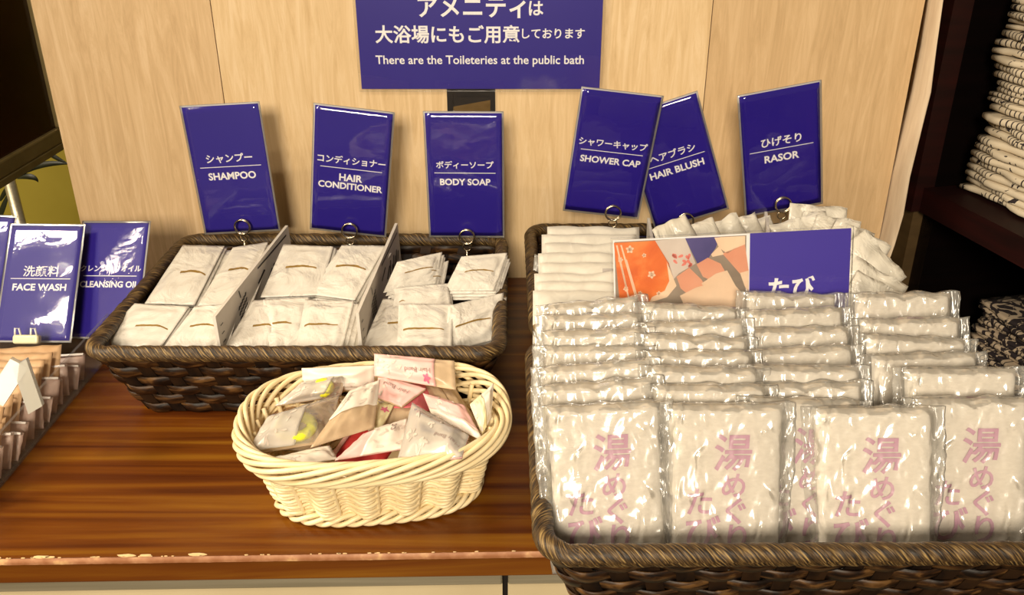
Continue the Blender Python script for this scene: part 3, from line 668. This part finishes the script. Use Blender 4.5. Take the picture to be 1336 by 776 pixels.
def cane_basket():
    t = thing('cane_basket', 'small oval cream cane basket holding hair band packets', 'basket', (BC.x, BC.y, .0005), Matrix.Rotation(BA, 3, 'Z'))
    NS = 30; per = 12; n = NS*per; H_ = .070
    ab, bb, at_, bt = .081, .050, .099, .067
    bo, to = oval(ab, bb, n, 2.8), oval(at_, bt, n, 2.6)
    def at(i, z):
        f = (z/H_)**.85; return bo[i % n][0].lerp(to[i % n][0], f)+Vector((0, 0, z)), bo[i % n][1].lerp(to[i % n][1], f).normalized()
    m = MB(); z = .012; row = 0
    while z < .054:
        ph = .10*PI*(row % 2)
        pts = []
        for i in range(n):
            p, q = at(i, z); wv = math.cos(PI*i/per*1.0+ph); pts.append(p+q*(.0050*wv)+Vector((0, 0, .0005*math.sin(2*PI*i/per+row))))
        m.tube(pts, .00175, 8, True); z += .0034; row += 1
    m.build('side_weave', M['cane'], t)
    m = MB()
    for s in range(NS):
        pts = [at(s*per+per//2, z)[0]-at(s*per+per//2, z)[1]*.0004 for z in (.003, .02, .04, .06, .068)]
        m.tube(pts, .0021, 8)
    m.build('stakes', M['cane'], t)
    def rope(zc, rx, rz, ns, turns, r, path, name, tilt=0.):
        m = MB(); nn = 420; P = path(nn)
        for k in range(ns):
            pts = []
            for i in range(nn):
                A = 2*PI*(k/ns + turns*i/nn); p, q = P[i]
                x, y = rx*math.cos(A), rz*math.sin(A)
                pts.append(p+q*(x*math.cos(tilt)-y*math.sin(tilt))+Vector((0, 0, zc+y*math.cos(tilt)+x*math.sin(tilt))))
            m.tube(pts, r, 8, True)
        m.build(name, M['cane'], t)
    rope(.0655, .0060, .0115, 9, 3, .0022, lambda k: oval(at_+.0065, bt+.0065, k, 2.6), 'braided_rim', -.35)
    rope(.0062, .0040, .0040, 4, 9, .0022, lambda k: oval(ab+.003, bb+.003, k, 2.8), 'braided_foot')
    pts = [p for p, q in oval(ab, bb, 60, 2.8)]
    MB().add([p+Vector((0, 0, .006)) for p in pts]+[p+Vector((0, 0, .003)) for p in pts], [tuple(range(60)), tuple(range(119, 59, -1))]+[(i, 60+i, 60+(i+1) % 60, (i+1) % 60) for i in range(60)]).build('base', M['cane'], t)
cane_basket()

def leaf_poly(cx, cy, a, l, w_):
    n = 10; out = []
    for i in range(n): 
        A = 2*PI*i/n; x = l*math.cos(A)/2; y = w_*math.sin(A)/2*(1-.3*math.cos(A)); out.append((cx+x*math.cos(a)-y*math.sin(a), cy+x*math.sin(a)+y*math.cos(a)))
    return out
def packet(label, px, zs, panel, split, seed, band=None, bandpos=(.45, .45), bandr=.16, text=None, tpos=(.7, .6), trot=0., leaves=8, body='kraft_shade', rose=0, axis='u', bulge=.006, lv=(0, 1), cat='packet'):
    """A soft sealed packet: px and zs give its corners TL TR BR BL; the printed panel covers u (or v) in split, the rest is tan film."""
    C = [atz(*p, z) for p, z in zip(px, zs)]; TL, TR, BR_, BL_ = C
    o = sum(C, Vector())/4; S, nn = patch(BL_-o, BR_-o, TL-o, TR-o)
    wd = ((BR_-BL_).length+(TR-TL).length)/2; ht = ((TL-BL_).length+(TR-BR_).length)/2
    t = thing('hair_band_packet', label, cat, o, None, 'hair band packets')
    def bul(u, v):
        k = min(1, max(0, min(u, 1-u, v, 1-v)-.03)/.22); k = k*k*(3-2*k)
        return bulge*k + .0022*noise.noise((u*2.6+seed*3, v*2.6, .5))*(.4+k) + .0009*noise.noise((u*9+seed, v*7, 3))
    F = lambda u, v, d=0: S(u, v)+nn*(bul(u, v)+.0008+d)
    trn = panel == 'veil'; mm = lambda u, v, x, y: S(u, v)+eu*x+ev*y
    eu = (BR_-BL_+TR-TL).normalized(); ev = nn.cross(eu).normalized()
    m = MB()
    if not (trn and band):
        m.shell(lambda u, v: F(u, v), lambda u, v: S(u, v)-nn*(.35*bul(u, v)+.0004), 18, 18)
    else:
        m.shell(lambda u, v: S(u, v)-nn*.0012, lambda u, v: S(u, v)-nn*(.0022+.25*abs(bul(u, v))), 18, 18)
    m.build('pouch', M[body], t)
    cover = (0, 1, 0, 1)
    a0, a1, b0, b1 = (split[0], split[1], 0, 1) if axis == 'u' else (0, 1, split[0], split[1])
    pp_ = MB().shell(lambda u, v: F(a0+(a1-a0)*u, b0+(b1-b0)*v, .0010), lambda u, v: F(a0+(a1-a0)*u, b0+(b1-b0)*v, .0006), 16, 16).build('printed_panel', M[panel], t)
    if trn and (a0, a1, b0, b1) != (0, 1, 0, 1):
        r0, r1 = (a1, 1) if a0 == 0 else (0, a0)
        MB().grid(lambda u, v: F(r0+(r1-r0)*u, v, .0006), 10, 12).build('clear_film', M['cello'], t)
    if band:
        c = (bandpos[0], bandpos[1]); q = []
        for k in range(40):
            A = 2*PI*k/40; q.append(mm(c[0], c[1], bandr*.050*math.cos(A), bandr*.040*math.sin(A))+nn*.0018)
        MB().tube(q, [.0046+.0002*math.sin(k*2.1) for k in range(40)], 10, True, up=nn).build('hair_band', M[band], t)
    ly = MB(); rn = random.Random(seed+40); ll = MB()
    for k in range(leaves):
        u = a0+(a1-a0)*rn.uniform(.10, .9); v = b0+(b1-b0)*rn.uniform(.1, .9)
        u = a0+(a1-a0)*(.08+.30*rn.random()) if k % 3 == 0 else u
        for j in range(rn.choice((1, 2, 3))):
            pts = leaf_poly(0, 0, rn.uniform(0, PI), rn.uniform(.0035, .007), rn.uniform(.0014, .0028)); du = rn.uniform(-.05, .05); dv_ = rn.uniform(-.05, .05)
            pp = [(min(a1, max(a0, u+du+x/wd)), min(b1, max(b0, v+dv_+y/ht))) for x, y in pts]
            ly.poly([F(x, y, .0014) for x, y in pp])
    if leaves: ly.build('leaf_print', M['leafprint'], pp_)
    if rose:
        for k in range(5):
            A = 2*PI*k/5; ll.poly([F(min(1, max(0, rose[0]+x/wd)), min(1, max(0, rose[1]+y/ht)), .0016) for x, y in leaf_poly(.0020*math.cos(A), .0020*math.sin(A), A, .0038, .0021)])
        ll.build('flower_print', M['pinkprint'], pp_)
    if text:
        tx = MB(); k = .024 if len(text) > 4 else .009 if len(text) < 3 else .014
        vs, fs, asp = glyphs(text, .01); ca, sa = math.cos(trot), math.sin(trot)
        tx.add([F(min(1, max(0, tpos[0]+(x*ca-y*sa)*k/wd)), min(1, max(0, tpos[1]+(x*sa+y*ca)*k/ht)), .0016) for x, y in vs], fs).build('lettering', M['greytext'], pp_)
    return t
# the lowest packets first, the topmost last
packet('dark red hair band packet deep in the cane basket', [(470, 540), (545, 535), (500, 606), (425, 606)], (.045, .046, .040, .038), 'panelpink', (0, .12), 20, body='red', leaves=0)
packet('tan packet lining the right end of the cane basket', [(548, 500), (592, 503), (628, 560), (575, 555)], (.062, .062, .052, .05), 'kraft_shade', (0, .5), 21, leaves=0)
packet('tan packet low at the left end of the cane basket', [(352, 520), (420, 520), (420, 590), (345, 585)], (.050, .048, .042, .046), 'kraft', (0, .5), 22, leaves=0)
packet('white packet standing at the back of the cane basket', [(394, 480), (490, 476), (487, 508), (396, 508)], (.084, .084, .064, .064), 'paneltint', (0, 1), 23, leaves=5)
packet('tan packet with red edge in the middle of the cane basket', [(495, 505), (560, 500), (560, 555), (490, 560)], (.062, .062, .055, .055), 'pinkband', (.3, 1), 24, leaves=0, axis='v', body='kraft_shade')
packet('yellow banded packet at the back left of the cane basket', [(394, 499), (453, 487), (445, 516), (358, 530)], (.078, .080, .066, .066), 'veil', (.0, .72), 25, 'yellow', (.62, .5), .10, leaves=5, bulge=.006)
packet('white slip packet at the lower left of the cane basket', [(350, 600), (430, 583), (441, 601), (400, 607)], (.060, .060, .058, .062), 'paneltint', (0, 1), 26, leaves=3, bulge=.002)
packet('large packet with a bright yellow band at the left of the cane basket', [(349, 545), (443, 515), (428, 575), (322, 592)], (.074, .074, .062, .066), 'veil', (0, .58), 27, 'yellow', (.50, .45), .27, leaves=9, bulge=.008)
packet('small yellow printed packet between pink ones in the cane basket', [(492, 522), (516, 527), (498, 560), (480, 562)], (.066, .066, .062, .062), 'panelyellow', (0, 1), 28, leaves=2, bulge=.003, rose=(.7, .6))
packet('pink packet lying just below the topmost pink one', [(494, 490), (556, 508), (524, 532), (492, 520)], (.076, .074, .068, .07), 'panelpink', (0, 1), 29, leaves=3, bulge=.003, text='Hair Band', tpos=(.5, .55), trot=PI)
packet('pink and white packet leaning right across the cane basket', [(552, 514), (606, 530), (632, 577), (563, 541)], (.076, .076, .070, .070), 'panelpink', (.28, 1), 30, leaves=7, axis='v', body='paneltint', bulge=.004)
packet('white and yellow packet upright at the right end of the cane basket', [(613, 528), (644, 500), (641, 545), (629, 568)], (.078, .086, .070, .066), 'panelyellow', (0, .45), 31, leaves=5, body='paneltint', bulge=.005)
packet('pink and white packet at the centre of the cane basket', [(474, 566), (531, 547), (527, 586), (437, 601)], (.072, .072, .066, .068), 'paneltint', (.36, 1), 32, leaves=7, body='panelpink', bulge=.004, text='co', tpos=(.75, .7), trot=PI/2)
packet('half white half tan packet at the middle left of the cane basket', [(456, 511), (496, 497), (488, 558), (405, 584)], (.084, .084, .070, .072), 'paneltint', (.45, 1), 33, leaves=8, axis='v', bulge=.006, text='band', tpos=(.2, .75), trot=PI/2)
packet('topmost pink and tan packet at the back of the cane basket', [(489, 462), (593, 471), (595, 509), (489, 491)], (.092, .092, .076, .078), 'panelpink', (0, .76), 34, leaves=9, bulge=.005, text='Hair Band', tpos=(.55, .45), trot=PI+.04, rose=(.66, .2))
packet('large pale floral packet lying at the front right of the cane basket', [(538, 527), (612, 569), (603, 598), (518, 606)], (.082, .080, .074, .073), 'veil', (0, 1), 35, None, leaves=12, body='panelpink', bulge=.008, text='Hair Band', tpos=(.72, .38), trot=PI-.25)

# ================================================================== cellophane packets of tabi socks
CW, CH = .079, .113
def socks_mesh(seed):
    rn = random.Random(seed); m = MB(); tk = .0062
    def y(u, v):
        e = max(abs(2*u-1), 0); return tk*(1-e**7)**.5*(1-max(0, 2*v-1)**14*.75)
    cr = lambda u, v: .0008*noise.noise((u*5+seed, v*3, 0))+.0005*noise.noise((u*14+seed, v*5, 4))
    hx = lambda u, v: (u-.5)*(CW - .0025*math.sin(v*3+seed)) 
    m.shell(lambda u, v: (hx(u, v), -y(u, v)-cr(u, v)*(1-abs(2*u-1)**4), v*CH), lambda u, v: (hx(u, v), y(u, v)*.6, v*CH), 26, 32)
    return m.mesh('socks', M['cloth'])
def wrap_mesh(seed):
    m = MB(); ww = CW+.019; wh = CH+.0045
    def ridge(x, z):
        r = 0
        for k, (f, a) in enumerate(((28, 1.), (55, .8), (110, .5))):
            q = noise.noise((x*f*1.3+seed*7.7+k*3, z*f*.75, seed*1.7)); r += a*(1-min(1, abs(q)*3.2))**2
        return r
    def front(u, v):
        z = -.003+v*wh; x = (u-.5)*(ww-.016*max(0, 1-v*1.6)); e = abs(2*x/CW); k = 1 if e < .92 else max(0, 1-(e-.92)/.16)
        t_ = .0071*k*(1 if z < CH-.004 else max(0, 1-(z-CH+.004)/.006))
        return (x+.0012*noise.noise((u*9, v*14, seed)), -.0010-t_-.0013*ridge(x, z)*(.6 if k > .5 else 1.4), z+.0022*noise.noise((u*7, seed, 2))*(v > .95))
    def back(u, v):
        z = -.003+v*wh; x = (u-.5)*(ww-.016*max(0, 1-v*1.6)); e = abs(2*x/CW); k = 1 if e < .92 else max(0, 1-(e-.92)/.16)
        return (x+.0012*noise.noise((u*9, v*14, seed)), .0042*k+.0006, z+.0022*noise.noise((u*7, seed, 2))*(v > .95))
    m.shell(front, back, 64, 84)
    return m.mesh('cellophane', M['cello'])
SOCKS = [socks_mesh(s) for s in range(3)]; WRAPS = [wrap_mesh(s) for s in range(5)]
def brush_text(seed):
    m = MB(); y = -.0074
    for s, x, zz, h in (('湯', .004, .032, .026), ('め', .0045, .055, .0165), ('ぐ', .006, .073, .019), ('り', .007, .092, .019), ('た', -.019, .066, .018), ('び', -.017, .088, .024)):
        vs, fs, asp = glyphs(s, .016); k = h/asp
        m.add([(x+a*k*1.0+b*k*.06, y, CH-zz+b*k) for a, b in vs], fs)
    return m.mesh('brush_lettering', M['pink'])
BT = brush_text(0)
cols = [('leftmost column', 'sock packets in the leftmost column', [(787, 528), (779, 499), (777, 475), (776, 452), (775, 431), (773, 411), (772, 393)], .0),
        ('second column', 'sock packets in the second column', [(946, 528), (926, 503), (919, 480), (912, 459), (908, 439), (905, 420), (901, 399)], .0),
        ('third column', 'sock packets in the third column', [(1138, 532), (1050, 521), (1050, 500), (1049, 478), (1045, 454), (1042, 428), (1036, 404), (1032, 383)], .0),
        ('rightmost column', 'sock packets in the rightmost column', [(1268, 520), (1252, 481), (1205, 462), (1195, 440), (1186, 416), (1177, 383)], .0)]
ords = ['front', 'second', 'third', 'fourth', 'fifth', 'sixth', 'seventh', 'eighth']
rnd = random.Random(11); proto = None
first = thing('sock_packet', 'x', 'packet')
so = link('socks', SOCKS[0], first); link('brush_lettering', BT, so); link('cellophane', WRAPS[0], first)
used = False
for ci, (cn, gn, tops, _) in enumerate(cols):
    for k, (u, v) in enumerate(tops):
        zt = .145 + rnd.uniform(-.004, .004); p = atz(u, v, zt)
        tilt = -.41 + rnd.uniform(-.02, .02); roll = rnd.uniform(-.055, .055)*(k > 0); yaw = rnd.uniform(-.06, .06)
        if ci == 0: roll -= .05
        if ci == 3 and k < 2: roll = -.03; yaw = -.05
        if ci == 2 and k == 0: roll = -.05; yaw = -.08
        R_ = rot3(yaw, tilt, roll); b = p - R_ @ Vector((0, 0, CH))
        mtx = Matrix.Translation((b.x, b.y, b.z+TZ)) @ R_.to_4x4()
        pos = 'front' if k == 0 else 'rearmost' if k == len(tops)-1 else ords[k]+' from the front'
        lab = 'cellophane packet of white cotton socks, %s in the %s' % (pos, cn)
        if not used: first.matrix_world = mtx; t = first; t['label'] = lab; t['group'] = gn; used = True
        else: t = dup(first, mtx, lab, gn)
        for c in t.children:
            if c.name.startswith('socks'): c.data = SOCKS[(ci+k) % 3]
            if c.name.startswith('cellophane'): c.data = WRAPS[(2*ci+k) % 5]

# ================================================================== the picture sign standing between the right-hand trays
SGW, SGH = .213, .150
ps = thing('picture_sign', 'landscape sign with a kimono photograph and blue half, standing among the sock packets', 'sign', (.2040, .7070, .0410), rot3(.0105, -.2094, -.0484))
sm = MB(); X = lambda a: -SGW/2+a*SGW; Z = lambda b: SGH*(1-b)
sm.box2((-SGW/2, -.0005, 0), (SGW/2, .0005, SGH), 0)
def pg(pts, mi, lay): sm.poly([(X(a), -.0006-.00008*lay, Z(b)) for a, b in pts][::-1], mi)
def pq(pts, mi, lay): pg([((u-803)/294, (v-318+(u-803)*.054)/196) for u, v in pts], mi, lay)
pg([(.006, .01), (.56, .01), (.56, 1), (.006, 1)], 1, 0)                      # grey ground
pg([(.575, .0), (1, 0), (1, 1), (.575, 1)], 2, 1)                              # blue half
pq([(804, 321), (855, 318), (872, 345), (880, 372), (868, 384), (845, 392), (836, 425), (842, 480), (818, 500), (812, 420)], 3, 1)   # orange kimono
pq([(869, 343), (881, 372), (869, 386), (846, 393), (850, 386), (866, 378), (872, 366)], 6, 2.5)          # pale hem
pq([(855, 318), (892, 315), (905, 345), (884, 357), (874, 368), (871, 345)], 7, 1)        # pale kimono
pq([(892, 315), (935, 313), (930, 326), (919, 341), (907, 345)], 9, 1)                      # navy
pq([(928, 314), (966, 312), (966, 322), (952, 328), (944, 333), (934, 326)], 6, 2)         # lace
pq([(924, 334), (934, 324), (940, 334), (926, 337)], 6, 2.2)
pq([(906, 346), (920, 338), (936, 345), (943, 357), (926, 366), (914, 361)], 4, 2)         # shins
pq([(881, 361), (897, 350), (912, 364), (919, 375), (897, 384), (886, 375)], 4, 3)
pq([(938, 333), (966, 322), (971, 354), (960, 357), (950, 346)], 4, 2)
pq([(912, 369), (930, 357), (944, 353), (955, 372), (971, 389), (968, 399), (940, 400), (924, 384)], 5, 4)    # cream split-toe socks
pq([(885, 384), (905, 374), (920, 370), (932, 390), (948, 402), (940, 430), (905, 420), (894, 404)], 5, 5)
pq([(960, 356), (971, 353), (971, 380), (966, 372)], 5, 6)
rn = random.Random(4)
for k in range(13):
    a, b = [(.03, .12), (.07, .06), (.13, .10), (.05, .30), (.16, .22), (.11, .33), (.19, .34), (.03, .50), (.09, .46), (.05, .66), (.08, .80), (.06, .93), (.14, .40)][k]; r_ = (.012, .018, .01)[k % 3]
    for j in range(5):
        A = 2*PI*j/5+k; pg([(a+x/SGW, b+y/SGH) for x, y in leaf_poly(r_*.10*math.cos(A), r_*.10*math.sin(A), A, r_*.22, r_*.16)], 6, 3+k % 3*.3)
for a, b, c, d in ((.012, .03, .05, .30), (.03, .03, .10, .42), (.05, .12, .12, .50), (.02, .1, .07, .44)):
    pg([(a, b), (a+.007, b), (c+.007, d), (c, d)], 6, 4)
for k in range(12):
    u = rn.uniform(874, 900); v = rn.uniform(335, 350); a, b = (u-803)/294, (v-318+(u-803)*.054)/196
    pg([(a+x/SGW, b+y/SGH) for x, y in leaf_poly(0, 0, rn.uniform(0, 3), .005, .0025)], 8, 3)
psh = sm.build('printed_sheet', [M['white'], M['backdrop'], M['bluesign'], M['orange'], M['skin'], M['tabi'], M['petal'], M['printgrey'], M['printred'], M['printblue']], ps)
lt = MB(); letter(lt, 'たび', .042, X(.755), Z(.345), -.0010, .03); lt.build('brush_lettering', M['white'], psh)
MB().box2((-SGW/2-.002, -.0016, -.002), (SGW/2+.002, .0010, SGH+.002)).build('laminate', M['lam'], ps)

# ================================================================== rear right tray: shower caps, hair brushes, razors
def envelope(w_, h_, t_, seed, mt, name, wr=.0012, tip=0.):
    m = MB()
    def f(s):
        def g(u, v):
            e = min(u, 1-u, v, 1-v); k = min(1, e/.18); k = k*(2-k)
            return ((u-.5)*w_*(1-tip*v*v), s*(t_/2*k+.0004)+wr*noise.noise((u*4+seed, v*5, s*.2))+wr*.5*noise.noise((u*11+seed, v*9, 2)), v*h_+.004*noise.noise((u*3, seed, 5))*v)
        return g
    m.shell(f(-1), f(1), 18, 18); return m.mesh(name, mt)
CAPS = [envelope(.104, .095, .007, s, M['paper'], 'envelope') for s in range(3)]
caps = [(774, 296), (768, 306), (773, 317), (766, 330), (770, 343), (764, 356), (768, 368), (765, 380)]
rnd = random.Random(2)
for k, (u, v) in enumerate(caps):
    p = atz(u, v, .118-.001*k); R_ = rot3(rnd.uniform(-.04, .04), -.62+.0*k, rnd.uniform(-.02, .02)); b = p - R_ @ Vector((0, 0, .095))
    t = thing('shower_cap_packet', 'flat white shower cap envelope, %s in the pile at the rear tray' % ('rearmost' if k == 0 else 'frontmost' if k == 7 else ords[k]+' from the back'), 'packet', b, R_, 'shower cap envelopes')
    link('envelope', CAPS[k % 3], t)
    if k == 4: MB().box2((.012, -.0062, .070), (.042, -.0056, .088)).build('grey_print', M['greyprint'], t)
t = thing('loose_bag', 'crumpled clear plastic bag at the left of the shower cap pile', 'bag', atz(722, 352, .085), rot3(.2, -.55, .2))
link('film', envelope(.045, .06, .004, 9, M['frost'], 'film', .004), t).location = (0, 0, -.045)
BRUSH = [envelope(.052, .150, .012, s, M['polybag'], 'bag', .0025, .25) for s in range(3)]
def onplane(u, v, P, n):
    d = Vector(ray(u, v)); e = Vector((0, 0, EYE)); t = (P-e).dot(n)/d.dot(n); return e+d*t
for k, (u, v, ro) in enumerate([(872, 289, -.42), (908, 291, -.32), (940, 286, -.36), (964, 284, -.30), (984, 287, -.26)]):
    R_ = rot3(.12, -.35, 0); n_ = R_ @ Vector((0, -1, 0)); p = onplane(u, v, Vector((.2, .955, .13)) + n_*(.0175*(4-k)), n_)
    R_ = R_ @ Matrix.Rotation(ro, 3, 'Y'); up = R_ @ Vector((0, 0, 1)); ln = min(.15, (p.z-.030)/up.z); b = p - up*ln
    t = thing('hair_brush_packet', 'white bag with a hair brush, %s from the left behind the picture sign' % ords[k].replace('front', 'first'), 'packet', b, R_, 'bagged hair brushes')
    link('bag', BRUSH[k % 3], t).scale.z = ln/.15
RAZ = [envelope(.064, .140, .007, s+5, M['polybag'], 'bag', .0040, .0) for s in range(4)]
raz = [(1040, 284, -.30, .140), (1068, 268, .05, .145), (1086, 282, .15, .148), (1104, 292, .3, .142), (1112, 320, .35, .14), (1128, 303, .45, .138), (1136, 330, .40, .136), (1156, 330, .85, .125), (1148, 352, .50, .125), (1158, 372, .45, .115), (1120, 350, .30, .132)]
raz.sort(key=lambda r: r[1])
for k, (u, v, ro, z) in enumerate(raz):
    R_ = rot3(-.12, -.5, 0); n_ = R_ @ Vector((0, -1, 0)); p = onplane(u, v, Vector((.33, .962, .135)) + n_*(.0125*k), n_)
    R_ = R_ @ Matrix.Rotation(ro, 3, 'Y'); up = R_ @ Vector((0, 0, 1)); ln = min(.14, (p.z-.034-.02*abs(ro))/up.z); b = p - up*ln
    t = thing('razor_packet', 'white plastic razor bag, %s of the fanned heap in the rear tray' % (['rearmost', 'second from the back', 'third from the back', 'fourth from the back', 'fifth from the back', 'middle one', 'fifth from the front', 'fourth from the front', 'third from the front', 'second from the front', 'frontmost'][k]), 'packet', b, R_, 'bagged razors')
    link('bag', RAZ[k % 4], t).scale.z = ln/.14
divider('white divider between the shower caps and the hair brushes', (846, 284), (852, 316), None, .985, .90, 3, False)
divider('white divider between the hair brushes and the razors', (999, 274), (1004, 310), None, .985, .90, 4, False)

# ================================================================== left: acrylic tray of kraft packets
AX = -.441
ab = thing('acrylic_tray', 'clear acrylic tray of brown packets at the left end of the counter', 'tray', (AX-.16, .70, 0))
yb, yf, hh = .20, -.15, .043
MB().box2((-.16, yf, .0005), (.16, yb, .003)).build('base', M['acrylic'], ab)
MB().box2((.157, yf, .003), (.16, yb, hh)).build('right_wall', M['acrylic'], ab)
MB().box2((-.16, yf, .003), (-.157, yb, hh)).build('left_wall', M['acrylic'], ab)
MB().box2((-.157, yf, .003), (.157, yf+.003, hh)).build('front_wall', M['acrylic'], ab)
MB().box2((-.157, yb-.003, .003), (.157, yb, hh)).build('back_wall', M['acrylic'], ab)
KP = [envelope(.068, .062, .006, s+30, M['kraft'], 'pouch', .0012) for s in range(3)]
kp = [(45, 452), (42, 461), (37, 470), (32, 480), (26, 491), (20, 503), (14, 517), (6, 531)]
rnd = random.Random(8)
for k, (u, v) in enumerate(kp):
    p = atz(u, v, .047); p.x = AX-.014-.034-rnd.uniform(0, .004); R_ = rot3(.06+rnd.uniform(-.03, .03), -.80, rnd.uniform(-.03, .03)); b = p - R_ @ Vector((0, 0, .062))
    t = thing('kraft_packet', 'brown kraft packet, %s of the row below the FACE WASH card' % ('rearmost' if k == 0 else ords[k]+' from the back'), 'packet', b, R_, 'kraft packets below the blue cards')
    link('pouch', KP[k % 3], t)
    if k in (3, 4, 5):
        m = MB()
        for a0, b0, a1, b1 in ((.012, .05, .028, .0508), (.012, .022, .0128, .05), (.028, .022, .0288, .05)): m.box2((a0, -.0062, b0), (a1, -.0058, b1))
        m.build('print', M['brownink'], t)
for k, (u, v) in enumerate([(6, 545), (2, 553), (-3, 562)]):
    p = atz(u, v, .040); p.x -= .034; R_ = rot3(.1, -.75, .04); up = R_ @ Vector((0, 0, 1)); ln = .045; b = p - up*ln
    t = thing('kraft_packet', 'brown kraft packet at the near left corner, %s of three by the photo edge' % ['rear one', 'middle one', 'front one'][k], 'packet', b, R_, 'kraft packets at the near corner')
    link('pouch', KP[k], t).scale.z = ln/.062
SAP = [envelope(.036, .037, .004, s+60, M['mauve'], 'pouch', .0008) for s in range(3)]
ey = []
for k in range(15):
    y = .79-.0150*k; tl = rnd.uniform(-.75, -.45); yw = rnd.uniform(-.06, .16)
    R_ = rot3(yw, tl, rnd.uniform(-.12, .12)); b = Vector((AX-.019-rnd.uniform(0, .003), y, .0035))
    t = thing('small_sachet', 'small mauve film sachet, number %d from the back along the acrylic side wall' % (k+1), 'sachet', b, R_, 'mauve sachets along the acrylic wall')
    zs = rnd.uniform(.62, 1); link('pouch', SAP[k % 3], t).scale.z = zs; zt = .037*zs
    m = MB(); m.box2((-.016+.010*rnd.random(), -.0050, zt-.0020), (.0178, -.0020, zt))
    if k % 3 != 1: m.box2((-.0175, -.0050, zt-.013), (-.0160, -.0020, zt))
    m.build('edge_highlight', M['edgewhite'], t)  # white strips stand in for highlights along the packet edges
# frosted bracket
q = [aty(u, v, y) for u, v, y in ((-8, 524, .64), (25, 474, .66), (46, 535, .635))]
t = thing('frosted_bracket', 'frosted plastic gable-shaped bracket standing over the kraft packets', 'bracket', (q[1].x, .64, .01))
o = Vector((q[1].x, .64, .01)); m = MB()
for a, b in ((q[0], q[1]), (q[2], q[1])):
    d_ = (b-a).normalized(); s_ = Vector((d_.z, 0, -d_.x)).normalized()*.008
    P = [a-s_-o, a+s_-o, b+s_-o, b-s_-o]; m.add(P+[p+Vector((0, .004, 0)) for p in P], [(0,1,2,3), (7,6,5,4), (0,4,5,1), (1,5,6,2), (2,6,7,3), (3,7,4,0)])
m.build('band', M['frost'], t)
bc = aty(36, 441, .812)
t = thing('bulldog_clip', 'cream bulldog clip at the foot of the FACE WASH card', 'clip', bc, rot3(.07, -.5, .04))
bevel(MB().box2((-.013, -.006, -.006), (.013, .004, .0035)).build('body', M['clipcream'], t), .0025, 3)
for x in (-.008, .008):
    MB().tube([(x-.003, -.004, .003), (x-.002, -.0065, .010), (x+.002, -.0065, .010), (x+.003, -.004, .003)], .0010, 8, up=(0, 1, 0)).build('arm', M['white'], t)
